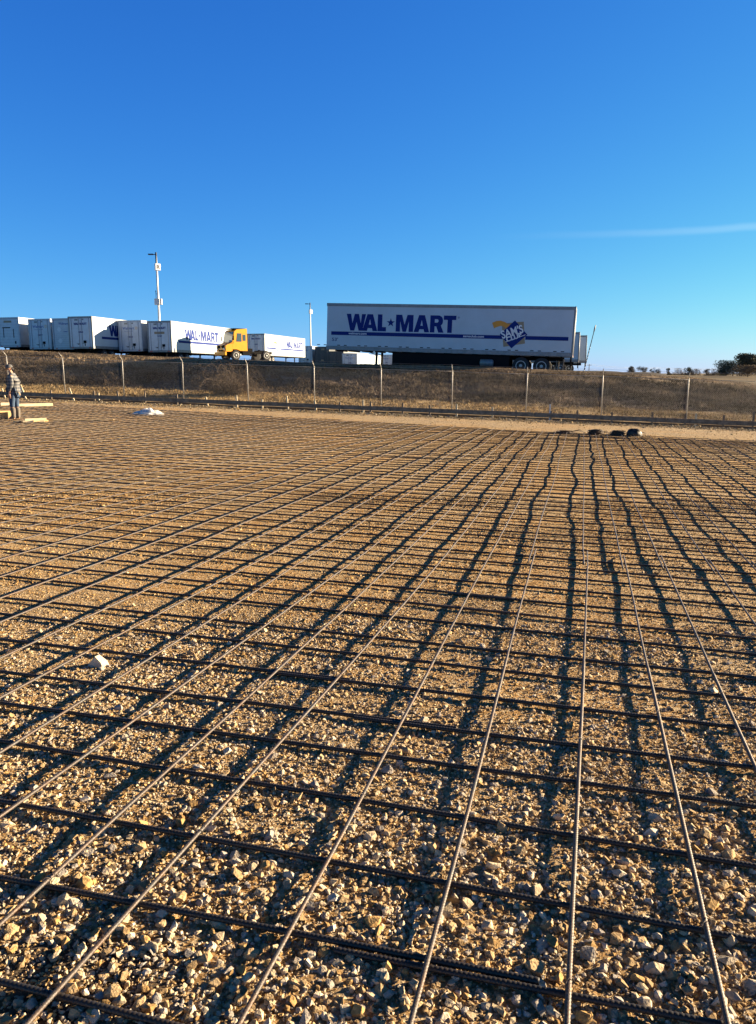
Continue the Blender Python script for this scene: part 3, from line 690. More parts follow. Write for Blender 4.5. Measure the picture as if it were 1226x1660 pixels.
def tree(u, vbase, vtop, dist, wpx, label, col, seed, dens=1.0, group=None):
    r = np.random.default_rng(seed); top = at_depth(u, vtop, dist); zb = height(top.x, top.y); H = max(2.0, top.z - zb); W = wpx * dist / 1240 / 2
    root = empty('tree', label, 'tree', (top.x, top.y, zb), 0, group)
    m = MB(); rr = random.Random(seed); lean = rr.uniform(-.06, .06) * H
    m.tube([(0, 0, -.3), (lean * .4, 0, H * .2), (lean, 0, H * .5), (lean * 1.2, .1, H * .8)], [H * .035, H * .028, H * .018, H * .006], 7)
    lobes = []
    for k in range(12):
        a = rr.uniform(0, 6.28); e = Vector((math.cos(a) * W * rr.uniform(.25, .72), math.sin(a) * W * rr.uniform(.25, .72), H * rr.uniform(.13, .84)))
        m.tube([(lean * .5, 0, H * rr.uniform(.15, .4)), (e.x * .55, e.y * .55, e.z * .72), tuple(e)], [H * .014, H * .009, H * .004], 5); lobes.append((e, W * rr.uniform(.34, .55)))
    lobes.append((Vector((lean, 0, H * .82)), W * .4))
    m.build('trunk', M['bark'], root)
    n = int(900 * dens); V = []; Cc = []
    for e, rad in lobes:
        k = n // 3; p = r.normal(size=(k, 3)); p /= np.linalg.norm(p, axis=1)[:, None]; p *= (r.random((k, 1)) ** .4) * rad; p[:, 2] *= .8
        p += np.array(e) + np.array([0, 0, 0]); p = p[(p[:, 2] > H * .03) & (p[:, 2] < H * 1.02)]; k = len(p)
        a = r.normal(size=(k, 3)); a /= np.linalg.norm(a, axis=1)[:, None]; b = np.cross(a, r.normal(size=(k, 3))); b /= np.linalg.norm(b, axis=1)[:, None]
        sz = (H * .028 * r.uniform(.5, 1.4, (k, 1))); clump = rr.uniform(.7, 1.3)
        V.append(np.stack([p - a * sz, p + b * sz * .8, p + a * sz, p - b * sz * .8], 1).reshape(-1, 3)); Cc.append(np.repeat(np.array(col) * clump * r.uniform(.6, 1.4, (k, 1)), 4, 0))
    V = np.concatenate(V)
    link(np_mesh('crown', V, np.arange(len(V)), 4, np.clip(np.concatenate(Cc), .01, 1)), 'crown', M['leaf'], root)
GR, BR, GY = (.095, .095, .07), (.17, .13, .09), (.13, .12, .105)
tree(1216, 616, 573, 150, 46, 'tallest dark tree, cut off by the right edge of the picture', GR, 1, 1.6)
tree(1190, 617, 584, 160, 60, 'broad dark green tree just left of the tallest tree at right', (.075, .09, .065), 2, 1.6)
tree(1214, 618, 594, 130, 46, 'brownish bushy tree under the tallest tree at the right edge', BR, 3, 1.2)
tree(1203, 618, 602, 140, 40, 'low spreading bush at the foot of the tallest tree', BR, 15, .9)
tree(1176, 616, 602, 150, 26, 'low dark bush at the left foot of the broad dark tree', GR, 16, .8)
G_T = 'trees along the far horizon'
tree(1024, 605, 592, 330, 15, 'small round distant tree, leftmost on the right horizon', GY, 4, .5, G_T)
tree(1042, 606, 594, 340, 17, 'second small distant tree from the left on the horizon', GY, 5, .5, G_T)
tree(1056, 606, 597, 350, 10, 'low grey distant tree beside the far utility pole', GY, 6, .4, G_T)
tree(1068, 607, 597, 350, 14, 'low grey distant tree just right of the far utility pole', GY, 7, .4, G_T)
tree(1085, 607, 595, 330, 10, 'thin distant tree between low grey trees and brown bushes', GR, 8, .4, G_T)
tree(1100, 608, 597, 280, 30, 'wide low brown tree on the horizon left of a fence post', BR, 9, .6, G_T)
tree(1117, 608, 594, 300, 18, 'dark topped distant tree right behind a fence post', GR, 10, .5, G_T)
tree(1126, 609, 598, 260, 26, 'low brown tree just right of the fence post on the horizon', BR, 11, .5, G_T)
tree(1146, 609, 597, 330, 14, 'small pointed distant tree between the brown trees', GY, 12, .4, G_T)
tree(1157, 610, 597, 300, 22, 'rounded brown tree left of the dark trees at right', BR, 13, .5, G_T)
tree(1172, 613, 600, 240, 24, 'low dark shrub like tree at the foot of the broad dark tree', GR, 14, .5, G_T)

# ------------------------------------------------------------------ lettering
def curve_poly(polys, ext):
    cu = bpy.data.curves.new('lettering', 'CURVE'); cu.dimensions = '2D'; cu.fill_mode = 'BOTH'; cu.extrude = ext
    for pl in polys:
        sp = cu.splines.new('POLY'); sp.points.add(len(pl) - 1); sp.use_cyclic_u = True
        for p, q in zip(sp.points, pl): p.co = (q[0], q[1], 0, 1)
    return curve_mesh(cu)
def curve_mesh(cu):
    o = bpy.data.objects.new('lettering', cu); C.objects.link(o); dg = bpy.context.evaluated_depsgraph_get(); dg.update()
    me = bpy.data.meshes.new_from_object(o.evaluated_get(dg)); bpy.data.objects.remove(o); bpy.data.curves.remove(cu); me.materials.clear(); return me
def text_mesh(txt, size, bold=0.0, ext=.002, xs=1.0, align='LEFT'):
    cu = bpy.data.curves.new('lettering', 'FONT'); cu.body = txt; cu.size = size; cu.extrude = ext; cu.offset = bold; cu.align_x = align
    me = curve_mesh(cu)
    if xs != 1.0: me.transform(Matrix.Diagonal((xs, 1, 1, 1)))
    return me
def star(cx, cy, r, n=5, rot=math.pi / 2, inner=.40):
    return [(cx + (r if k % 2 == 0 else r * inner) * math.cos(rot + k * math.pi / n), cy + (r if k % 2 == 0 else r * inner) * math.sin(rot + k * math.pi / n)) for k in range(2 * n)]
def word_polys(x0, width, h):      # the big block word with its star, drawn in a 100-unit tall space
    Wd = [[(0, 100), (29, 100), (38, 45), (52, 100), (79, 100), (92, 45), (98, 100), (124, 100), (104, 0), (79, 0), (65, 52), (51, 0), (25, 0)]]
    Ad = [[(103, 0), (133, 0), (138, 17), (164, 17), (169, 0), (199, 0), (169, 100), (133, 100)], [(144, 38), (158, 38), (151, 72)]]
    Ld = [[(200, 0), (254, 0), (254, 25), (229, 25), (229, 100), (200, 100)]]
    St = [star(283, 52, 27)]
    Md = [[(315, 0), (342, 0), (342, 62), (358, 0), (380, 0), (396, 62), (396, 0), (424, 0), (424, 100), (386, 100), (369.5, 42), (353, 100), (315, 100)]]
    A2 = [[(p[0] + 325, p[1]) for p in pl] for pl in Ad]
    Rd = [[(528, 0), (556, 0), (556, 36), (566, 36), (580, 0), (612, 0), (594, 42), (600, 47), (605, 57), (606, 70), (603, 84), (595, 94), (582, 100), (528, 100)], [(556, 58), (572, 58), (577, 62), (579, 68), (577, 74), (572, 78), (556, 78)]]
    Td = [[(634, 0), (662, 0), (662, 75), (686, 75), (686, 100), (610, 100), (610, 75), (634, 75)]]
    k = width / 686.0; v = h / 100.0
    return [[(x0 + p[0] * k, p[1] * v) for p in pl] for pl in Wd + Ad + Ld + St + Md + A2 + Rd + Td]
def spark_polys(cx, cy, r):
    out = []
    for k in range(6):
        a = math.pi / 2 + k * math.pi / 3; c, s = math.cos(a), math.sin(a)
        out.append([(cx + (c * q - s * w) * r, cy + (s * q + c * w) * r) for q, w in ((.32, -.09), (.95, -.16), (1, 0), (.95, .16), (.32, .09))])
    return out
def decal(me, name, m, parent, face, pos, zb, off):
    """face: 'L','R' side or 'B' rear; pos = metres from the start of reading direction given as local coordinate"""
    o = link(me, name, m, parent)
    if face == 'R': o.matrix_local = Matrix(((0, 0, 1, W2 + off), (1, 0, 0, pos), (0, 1, 0, zb), (0, 0, 0, 1)))
    elif face == 'L': o.matrix_local = Matrix(((0, 0, -1, -W2 - off), (-1, 0, 0, pos), (0, 1, 0, zb), (0, 0, 0, 1)))
    else: o.matrix_local = Matrix(((1, 0, 0, pos), (0, 0, -1, -off), (0, 1, 0, zb), (0, 0, 0, 1)))
    return o
W2 = 1.295; ZB, ZT_ = 1.15, 4.10; TL = 16.15
def rect(x0, y0, x1, y1): return [(x0, y0), (x1, y0), (x1, y1), (x0, y1)]
def emblem(root, face, pos, zc, k, faded=False):
    """square club badge: tan card, orange ribbon, blue diamond, white lettering"""
    P = lambda pts: [[((x - 640) * k, (435 - y) * k) for x, y in pts]]
    e = decal(curve_poly(P([(405, 232), (822, 188), (873, 598), (464, 674)]), .001), 'club_badge', M['tan'], root, face, pos, zc, .004)
    def sub(me, name, m, off):
        o = link(me, name, m, e); o.location = (0, 0, off); return o
    sub(curve_poly(P([(218, 222), (298, 187), (380, 178), (460, 200), (525, 238), (560, 240), (560, 320), (490, 332), (468, 300), (415, 280), (385, 278), (330, 296), (262, 326)]), .001), 'ribbon', M['orange'], .004)
    sub(curve_poly(P([(655, 168), (908, 432), (620, 698), (378, 437)]), .001), 'diamond', M['blue2' if faded else 'blue'], .008)
    for txt, sz, x, y, rot, xs in (("SAM'S", 215, 432, 520, 18, .78), ('CLUB', 120, 525, 575, 20, 1.05)):
        me = text_mesh(txt, sz * k, 5.0 * k, .001, xs); me.transform(Matrix.Translation(((x - 640) * k, (435 - y) * k, 0)) @ Matrix.Rotation(R(rot), 4, 'Z')); sub(me, 'lettering', M['letter_white'], .012)
    sub(curve_poly(P([(500, 586), (872, 440), (872, 428), (500, 572)]), .001), 'underline', M['letter_white'], .012)
def wheel(parent, x, y, r=.52, w=.30, name='wheel'):
    wl = empty_part(name, parent, (x, y, r)); sg = 1 if x > 0 else -1
    m = MB(); m.lathe((-w / 2, 0, 0), (1, 0, 0), [(0, r * .60), (0, r * .90), (.03, r * .985), (.06, r), (w - .06, r), (w - .03, r * .985), (w, r * .90), (w, r * .60)], 28); m.build('tyre', M['rubber'], wl)
    m = MB(); q = w / 2 * sg
    m.lathe((q - .02 * sg, 0, 0), (sg, 0, 0), [(0, r * .60), (.028, r * .60), (.03, r * .52), (-.02, r * .46), (-.035, r * .22), (.03, r * .18), (.035, r * .05)], 24); m.build('rim', M['rim'], wl)
    m = MB()
    for k in range(8): a = k * math.pi / 4; m.lathe((q - .052 * sg, math.cos(a) * r * .34, math.sin(a) * r * .34), (sg, 0, 0), [(0, .035), (.012, .035)], 8)
    m.build('hub_holes', M['black'], wl)
    return wl
def empty_part(name, parent, loc):
    o = bpy.data.objects.new(name, None); C.objects.link(o); o.parent = parent; o.location = loc; o.empty_display_size = .1; return o

def trailer(name, label, xy, heading, z=None, group=None, style='old', rear='swing', body='white', detail=2, tiltx=0.0, number='130360', L=TL, dress=True, cat='trailer', reflectors=False):
    """origin under the rear sill; +Y towards the nose; heading = rotation about Z"""
    zz = height(*xy) if z is None else z
    root = empty(name, label, cat, (xy[0], xy[1], zz), heading, group); root.rotation_euler = (tiltx, 0, heading)
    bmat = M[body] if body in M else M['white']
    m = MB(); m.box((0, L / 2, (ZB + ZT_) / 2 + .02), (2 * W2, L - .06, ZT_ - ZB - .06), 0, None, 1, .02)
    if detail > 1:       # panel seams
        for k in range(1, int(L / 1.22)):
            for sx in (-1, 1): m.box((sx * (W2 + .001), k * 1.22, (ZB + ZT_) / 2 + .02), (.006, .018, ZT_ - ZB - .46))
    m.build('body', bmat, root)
    dark = body == 'dark_body'
    rl_m = M['black'] if dark else M['rail']
    m = MB()
    for sx in (-1, 1): m.box((sx * (W2 + .003), L / 2, ZB + .115), (.05, L - .02, .25), 0, None, 1, .006)
    m.build('bottom_rail', rl_m, root)
    m = MB()
    for sx in (-1, 1): m.box((sx * (W2 + .003), L / 2, ZT_ - .10), (.05, L - .02, .19), 0, None, 1, .006)
    m.box((0, L / 2, ZT_ - .02), (2 * W2 - .06, L - .02, .035)); m.build('top_rail', M['rail'] if body != 'white_old' else M['white_old'], root)
    if reflectors:
        for k in range(12):
            for d in (0, .45):
                m = MB(); m.box((-(W2 + .004), .55 + k * 1.38 + d, ZB + .29), (.008, .20, .05)); m.build('reflector_strip', M['black'], root)
    # rear end
    m = MB()
    for sx in (-1, 1): m.box((sx * (W2 - .05), -.02, (ZB + ZT_) / 2), (.13, .10, ZT_ - ZB + .02), 0, None, 1, .008)
    m.box((0, -.021, ZT_ - .07), (2 * W2 - .24, .10, .16)); m.box((0, -.021, ZB + .06), (2 * W2 - .24, .10, .16)); m.build('rear_frame', M['rail'] if dark is False and style == 'old' else bmat, root)
    dm = M['dark_body'] if dark else M['door']
    if rear == 'swing':
        for sx in (-1, 1):
            m = MB(); m.box((sx * .59, -.015, (ZB + ZT_) / 2), (1.155, .06, ZT_ - ZB - .32), 0, None, 1, .006); d = m.build('rear_door', dm, root)
            if detail > 0:
                m = MB()
                for q in (.16, .95): m.tube([(sx * q, -.065, ZB + .10), (sx * q, -.065, ZT_ - .12)], .017, 6)
                m.box((sx * .30, -.075, ZB + .45), (.36, .025, .04)); m.build('lock_rod', M['rail'], d)
    else:
        m = MB(); k = 9 if rear == 'roll' else 14; hh = (ZT_ - ZB - .34) / k
        for q in range(k): m.box((0, -.012, ZB + .17 + hh * (q + .5)), (2 * W2 - .28, .05, hh - .022), 0, None, 1, .006)
        m.build('rear_door', dm, root)
    m = MB(); m.box((0, .02, .56), (2.3, .09, .10))
    for sx in (-1, 1): m.box((sx * .62, .04, .86), (.08, .08, .54))
    m.build('bumper', M['black'], root)
    if detail > 0:
        for sx in (-1, 1):
            m = MB(); m.box((sx * .95, -.078, ZB + .06), (.22, .02, .07)); m.build('tail_light', M['red'], root)
            m = MB(); m.box((sx * .86, .75, .62), (.62, .012, .62)); m.build('mud_flap', M['black'], root)
    # running gear
    m = MB()
    for sx in (-1, 1): m.box((sx * .46, 2.4, ZB - .16), (.10, 3.9, .24))
    for y in (1.75, 3.0): m.lathe((-1.0, y, .52), (1, 0, 0), [(0, .065), (2.0, .065)], 10); m.box((0, y, .80), (.9, .3, .26))
    m.build('axle_frame', M['black'], root)
    for y in (1.75, 3.0):
        for sx in (-1, 1):
            wheel(root, sx * 1.13, y)
            m = MB(); m.lathe((sx * .78 - .13, y, .52), (1, 0, 0), [(0, .30), (0, .47), (.03, .52), (.23, .52), (.26, .47), (.26, .30)], 20); m.build('inner_tyre', M['rubber'], root)
    for sx in (-1, 1):
        m = MB(); m.box((sx * .72, L - 3.3, .72), (.13, .13, .95)); m.box((sx * .72, L - 3.3, .20), (.09, .09, .40)); m.box((sx * .72, L - 3.3, .03), (.30, .30, .05)); m.tube([(sx * .72, L - 3.3, .9), (sx * .55, L - 2.5, ZB)], .03, 6); m.build('landing_leg', M['black'], root)
    m = MB()
    for k in range(int(L / .9)): m.box((0, .6 + k * .9, ZB - .035), (2.5, .09, .11))
    m.build('cross_member', M['black'], root)
    if not dress: return root
    bl = M['blue']
    if rear == 'swing' and not dark:
        if style == 'old':
            decal(curve_poly(word_polys(-.70, 1.40, .21), .001), 'lettering', bl, root, 'B', -.0, ZT_ - .78, .046)
            decal(text_mesh(number, .20, .006, .001, .9, 'CENTER'), 'lettering', bl, root, 'B', 0, ZT_ - 1.5, .048)
        elif style == 'new':
            decal(text_mesh('Walmart', .36, .006, .001, 1.0, 'CENTER'), 'lettering', M['blue2'], root, 'B', -.16, ZT_ - .86, .048)
            decal(curve_poly(spark_polys(.70, .12, .17), .001), 'spark_mark', M['spark'], root, 'B', 0, ZT_ - .86, .048)
            decal(text_mesh('Save money. Live better.', .10, .001, .001, 1.0, 'CENTER'), 'lettering', M['blue2'], root, 'B', -.12, ZT_ - 1.05, .048)
            decal(text_mesh(number, .22, .006, .001, .9, 'CENTER'), 'lettering', bl, root, 'B', 0, ZT_ - 1.65, .048)
        m = MB(); m.box((.42, -.06, ZB + .62), (.30, .03, .24)); m.box((.42, -.06, ZB + .38), (.06, .03, .26)); m.box((-.3, -.058, ZB + .42), (.14, .02, .10)); m.build('door_latch', M['black'], root)
        m = MB(); m.box((-.42, -.056, ZT_ - .30), (.34, .012, .16)); m.box((.30, -.056, ZT_ - .28), (.16, .012, .12)); m.build('placard', M['rail'], root)
    return root

# big trailer close to the crest of the bank, long side to us
def big_trailer():
    t = 48.7; Ln, Rn = at_t(526.5, 491, t), at_t(929.0, 497, t); d = (Rn - Ln); d.z = 0; Lh = d.length
    rx, ry = Rn.x + SN * W2, Rn.y + CS * W2; nx, ny = Ln.x + SN * W2, Ln.y + CS * W2
    zr = Rn.z - ZT_; zn = Ln.z - ZT_
    heading = math.atan2(-(nx - rx), ny - ry); til = math.atan2(zn - zr, Lh)
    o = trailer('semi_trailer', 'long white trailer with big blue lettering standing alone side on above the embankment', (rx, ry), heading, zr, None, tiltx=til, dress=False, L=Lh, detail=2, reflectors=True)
    Ya, Yb = Ln.y, Rn.y
    def Q(u):
        f = (u - 526) / 404.0; return Lh - Lh * f * Ya / (Yb * (1 - f) + f * Ya)
    zz = lambda fr: ZB + fr * (ZT_ - ZB)
    y0, y1 = Q(558.7), Q(737.5)
    decal(curve_poly(word_polys(0, y0 - y1, 1.05), .002), 'lettering', M['blue'], o, 'L', y0, zz(.42), .004)
    a, b, c = Q(534), Q(796), Q(851)
    decal(curve_poly([rect(0, 0, a - Q(817), .228)], .002), 'stripe', M['blue'], o, 'L', a, zz(.318), .004)
    decal(curve_poly([rect(0, 0, Q(852) - Q(922.7), .228)], .002), 'stripe', M['blue'], o, 'L', Q(852), zz(.318), .004)
    def fit(txt, u0, u1, z, h, m, off, bold=.004):
        me = text_mesh(txt, h, bold, .001); xs = [v.co.x for v in me.vertices]; k = (Q(u0) - Q(u1)) / (max(xs) - min(xs)); me.transform(Matrix.Diagonal((k, 1, 1, 1))); decal(me, 'lettering', m, o, 'L', Q(u0), z, off)
    fit('walmart.com', 562.5, 592, zz(.318) + .065, .19, M['letter_white'], .009); fit('samsclub.com', 750, 784, zz(.318) + .065, .19, M['letter_white'], .009)
    fit("53'", 535, 545, zz(.19), .28, M['blue'], .005); fit('®', 739.5, 743, zz(.72), .16, M['blue'], .005, .001)
    emblem(o, 'L', Q(832), zz(.37) + .14, .00318)
    # dark side skirt, air tank and tool boxes under the floor
    m = MB()
    for sx in (-1, 1): m.box((sx * 1.16, (3.72 + 11.2) / 2, .63), (.03, 7.48, .98))
    m.build('side_skirt', M['black'], o)
    m = MB(); m.lathe((-1.30, 5.1, .62), (0, 1, 0), [(-.42, .10), (-.38, .22), (.38, .22), (.42, .10)], 16); m.build('air_tank', M['rail'], o)
    m = MB(); m.box((-.95, .85, .72), (.55, .04, .34)); m.box((-.95, .45, .66), (.08, .08, .7)); m.box((-1.0, .55, .30), (.5, .5, .10)); m.build('under_ride_bracket', M['wood_grey'], o)
big_trailer()

HD = -A_
G1 = 'white trailers parked in a row along the yard edge'
def yd(u, t): d = at_t(u, 540, t); return (d.x, d.y)
def row(u, vtop, t, **k):
    x, y = yd(u, t); k.setdefault('z', at_t(u, vtop, t).z - ZT_); return trailer('semi_trailer', xy=(x, y), heading=HD, group=G1, **k)
o = row(15, 514.5, 68, label='leftmost white trailer with slatted roll up rear door and orange placard', rear='roll', style='plain', body='white_old')
m = MB(); m.box((-.05, -.05, ZT_ - .42), (.9, .02, .20)); m.build('placard', M['tan'], o)
m = MB(); m.box((-.25, -.048, ZT_ - 1.02), (.95, .015, .10)); m.box((.75, -.05, ZB + .45), (.14, .02, .28)); m.box((-.62, -.05, 2.6), (.06, .02, 1.0)); m.box((.58, -.05, 2.5), (.06, .02, .9)); m.build('door_latch', M['black'], o)
row(65.5, 517, 67.5, label='white trailer with yellow spark on its rear doors, second from the left', style='new', number='130377', body='white_old')
o = row(105, 516, 66.5, label='trailer with ribbed rear door and two white diamond placards', rear='ribbed', style='plain', body='white_old')
for zz_, x_ in ((3.05, -.55), (1.95, -.50)):
    m = MB(); m.prism([(x_, -.055, zz_ - .28), (x_ + .28, -.055, zz_), (x_, -.055, zz_ + .28), (x_ - .28, -.055, zz_)], None, (0, .012, 0)); m.build('diamond_placard', M['letter_white'], o)
decal(text_mesh('Walmart', .30, .004, .001, 1.0, 'CENTER'), 'lettering', M['blue2'], o, 'B', -.05, ZT_ - .60, .045)
decal(text_mesh('133901', .16, .003, .001, 1.0, 'CENTER'), 'lettering', M['blue2'], o, 'B', .15, 2.78, .045)
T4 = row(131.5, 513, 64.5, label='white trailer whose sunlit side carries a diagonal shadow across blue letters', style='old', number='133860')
decal(curve_poly(word_polys(0, 7.35, 1.05), .002), 'lettering', M['blue'], T4, 'R', 2.6, 2.40, .006)
decal(curve_poly([rect(0, 0, 13.4, .228)], .002), 'stripe', M['blue'], T4, 'R', 1.35, 2.07, .006)
row(211.5, 519.5, 68.5, label='white trailer, rear lettering above a faint number, between two blue lettered neighbours', style='new', number='130250', body='white_old')
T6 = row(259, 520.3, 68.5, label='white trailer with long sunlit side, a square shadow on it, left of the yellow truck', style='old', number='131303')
decal(curve_poly(word_polys(0, 7.35, 1.05), .002), 'lettering', M['blue'], T6, 'R', 2.6, 2.40, .006)
decal(curve_poly([rect(0, 0, 9.6, .228)], .002), 'stripe', M['blue'], T6, 'R', 1.3, 2.07, .006)
emblem(T6, 'R', 13.2, 2.45, .00318, True)
m = MB(); m.box((0, -.05, ZT_ - 1.13), (1.1, .02, .22)); m.build('placard', M['tan'], T6)
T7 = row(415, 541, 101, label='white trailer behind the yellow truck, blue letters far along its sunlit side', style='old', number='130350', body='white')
decal(curve_poly(word_polys(0, 7.0, 1.0), .002), 'lettering', M['blue'], T7, 'R', 8.0, 2.40, .006)
decal(curve_poly([rect(0, 0, 3.6, .228), rect(5.0, 0, 14.6, .228)], .002), 'stripe', M['blue'], T7, 'R', .6, 2.07, .006)
emblem(T7, 'R', 4.6, 2.45, .0030, True)
row(495, 561, 131, label='small distant white trailer directly left of the dark trailers', style='new', number='130114', body='white_old', detail=1)
GD = 'far trailers seen under and left of the big trailer'
def far_tr(u, vtop, t, **k):
    x, y = yd(u, t); return trailer('semi_trailer', xy=(x, y), heading=HD, group=GD, z=at_t(u, vtop, t).z - ZT_, detail=1, **k)
far_tr(522, 562, 129, label='dark trailer with two pale plates, left one of the dark pair', body='dark_body', style='plain')
m = MB(); m.box((.15, -.06, 3.65), (.55, .02, .35)); m.box((.05, -.06, 1.75), (.5, .02, .3)); m.build('placard', M['tan'], [o for o in C.objects if o.get('label', '').startswith('dark trailer with two')][0])
far_tr(545, 569.5, 127.5, label='dark trailer half hidden under the nose of the big trailer', body='dark_body', style='plain')
far_tr(567, 573, 126, label='distant white trailer with sunlit side seen beneath the big trailer', style='new', number='130220')
far_tr(627, 575, 158, label='farthest white trailer, glimpsed between the landing legs and skirt', style='new', number='130221')
def behind(u, vtop, t, label, L=TL):
    p = at_t(u, 560, t); x, y = p.x + SN * W2, p.y + CS * W2; o = trailer('semi_trailer', label, (x, y), math.pi / 2 - A_, at_t(u, vtop, t).z - ZT_, 'trailers parked parallel behind the big trailer', detail=1, L=L, dress=False)
    decal(curve_poly([rect(0, 0, 14.3, .25)], .002), 'stripe', M['blue'], o, 'L', 15.2, 2.04, .004); return o
behind(938.5, 538.2, 82, 'white trailer end with blue stripe showing just right of the big trailer')
behind(950.5, 543.5, 89, 'rearmost white trailer end, lower and further right than its neighbour')

# ------------------------------------------------------------------ yellow yard truck
def yard_truck():
    y = 80.0; p = at_depth(380, 570, y); z = at_depth(390, 584.5, y).z
    phi = R(-52)          # local -Y is the front
    root = empty('yard_truck', 'yellow yard tractor with black grille parked among the white trailers', 'truck', (p.x + .3, y, z), phi)
    Y = M['yellow']
    m = MB()             # cab: side profile (y, z) extruded across
    prof = [(-1.05, 1.10), (-1.05, 1.75), (-.80, 2.85), (-.55, 3.05), (.62, 3.16), (.62, .95), (-.2, .95), (-.55, 1.10)]
    m.prism([(-1.05, q[0], q[1]) for q in prof], None, (2.1, 0, 0)); cab = m.build('cab', Y, root)
    m = MB(); m.prism([(-.93, -1.062, 1.80), (.93, -1.062, 1.80), (.88, -.835, 2.80), (-.88, -.835, 2.80)], None, (0, -.012, .003)); m.build('windshield', M['glass'], cab)
    for sx in (-1, 1):
        m = MB(); m.prism([(sx * 1.052, -.62, 1.85), (sx * 1.052, -.02, 1.85), (sx * 1.052, -.02, 2.68), (sx * 1.052, -.50, 2.68)], None, (sx * .012, 0, 0)); d = m.build('side_window', M['glass'], cab)
        m = MB(); m.box((sx * 1.06, -.30, 1.50), (.012, .75, .55)); m.box((sx * 1.07, .02, 1.60), (.02, .16, .035)); 
        m = MB(); m.prism([(sx * 1.055, .12, 1.95), (sx * 1.055, .45, 1.95), (sx * 1.055, .45, 2.55), (sx * 1.055, .12, 2.55)], None, (sx * .012, 0, 0)); m.build('side_window', M['glass'], cab)
        m = MB(); m.tube([(sx * 1.05, -.85, 2.6), (sx * 1.32, -1.05, 2.55), (sx * 1.32, -1.05, 1.75), (sx * 1.05, -.95, 1.7)], .02, 6); m.box((sx * 1.33, -1.08, 2.2), (.20, .06, .45), 0, None, 1, .01); m.build('mirror', M['black'], root)
        m = MB(); m.box((sx * .74, -1.86, 1.12), (.30, .05, .16), 0, None, 1, .01); m.build('headlight', M['letter_white'], root)
        m = MB(); m.box((sx * 1.06, .35, .72), (.35, .75, .42), 0, None, 1, .02); m.build('fuel_tank', M['black'], root)
    m = MB(); m.box((0, -.15, 3.14), (1.9, 1.3, .06), 0, None, 1, .02); m.build('roof_visor', M['black'], cab)
    m = MB(); m.prism([(-1.05, -1.80, .86), (-1.05, -1.80, 1.45), (-1.05, -1.06, 1.78), (-1.05, -1.06, .86)], None, (2.1, 0, 0)); m.build('hood', Y, root)
    m = MB()
    for sx in (-1, 1): m.box((sx * .45, -1.815, 1.34), (.62, .03, .30), 0, None, 1, .01)
    m.box((0, -1.815, .96), (1.0, .03, .14)); m.build('grille', M['black'], root)
    m = MB(); m.box((0, -1.88, .66), (2.3, .20, .34), 0, None, 1, .02); m.build('bumper', Y, root)
    m = MB()
    for sx in (-1, 1): m.box((sx * .43, 1.1, .80), (.10, 5.4, .24))
    m.box((0, 2.7, .98), (.95, .95, .10), 0, None, 1, .02); m.box((0, .95, 1.05), (1.9, .6, .30)); m.build('chassis', M['black'], root)
    m = MB(); m.lathe((-.78, .78, 1.0), (0, 0, 1), [(0, .07), (1.9, .07), (2.1, .05)], 10); m.build('exhaust_stack', M['rail'], root)
    m = MB(); m.box((0, .80, 2.05), (1.2, .10, 1.7), 0, None, 1, .02); m.build('head_board', M['black'], root)
    for yy in (-.75, 2.75):
        for sx in (-1, 1): wheel(root, sx * 1.02, yy, .50, .32)
yard_truck()

# ------------------------------------------------------------------ lamp posts, leaning pole, far power line
def lamp_post(u, vtop, y, label, letter, cab):
    p = at_depth(u, vtop, y); zg = height(p.x, y); H = p.z - zg
    root = empty('lamp_post', label, 'lamp post', (p.x, y, zg), 0, 'lamp posts standing in the trailer yard')
    m = MB(); m.lathe((0, 0, -.1), (0, 0, 1), [(0, .17), (.5, .165), (H - 1.2, .10), (H - .05, .085)], 12); m.build('pole', M['pole'], root)
    m = MB(); m.box((0, 0, H - .55), (.17, .20, 1.3), 0, None, 1, .02); m.tube([(0, 0, H - .15), (-.45, 0, H - .13)], .05, 6); m.box((-.62, 0, H - .13), (.62, .34, .13), 0, None, 1, .03); m.build('lamp_head', M['lamp'], root)
    zb = H - 1.58
    m = MB(); m.box((.10, -.0, zb), (.62, .42, .76), R(35), None, 1, .02); sg = m.build('sign_box', M['letter_white'], root)
    if letter:
        me = text_mesh(letter, .66, .01, .002, 1, 'CENTER'); o = link(me, 'lettering', M['black'], sg)
        n = Vector((math.cos(R(35 - 90)), math.sin(R(35 - 90)), 0)); tx = Vector((math.cos(R(35)), math.sin(R(35)), 0)); q = Vector((.10, 0, zb - .24)) + n * .214
        o.matrix_local = Matrix(((tx.x, 0, n.x, q.x), (tx.y, 0, n.y, q.y), (0, 1, 0, q.z), (0, 0, 0, 1)))
    if cab:
        z2 = H - 5.6
        m = MB(); m.box((-.10, -.16, z2), (.62, .40, .72), R(12), None, 1, .02); m.box((.33, -.02, z2 + .02), (.22, .34, .68), 0, None, 1, .01); m.build('equipment_box', M['pole'], root)
        m = MB(); m.lathe((-.22, -.1, z2 + .36), (0, 0, 1), [(0, .03), (.75, .03), (.75, .05), (.95, .05)], 6); m.box((-.1, -.05, z2 + .92), (.28, .05, .06)); m.build('antenna', M['lamp'], root)
lamp_post(253.0, 410.5, 95, 'tall lamp post with letter sign and equipment box, behind the left trailers', 'R', True)
lamp_post(502.8, 491.5, 150, 'smaller distant lamp post with white sign box left of the big trailer', '', False)
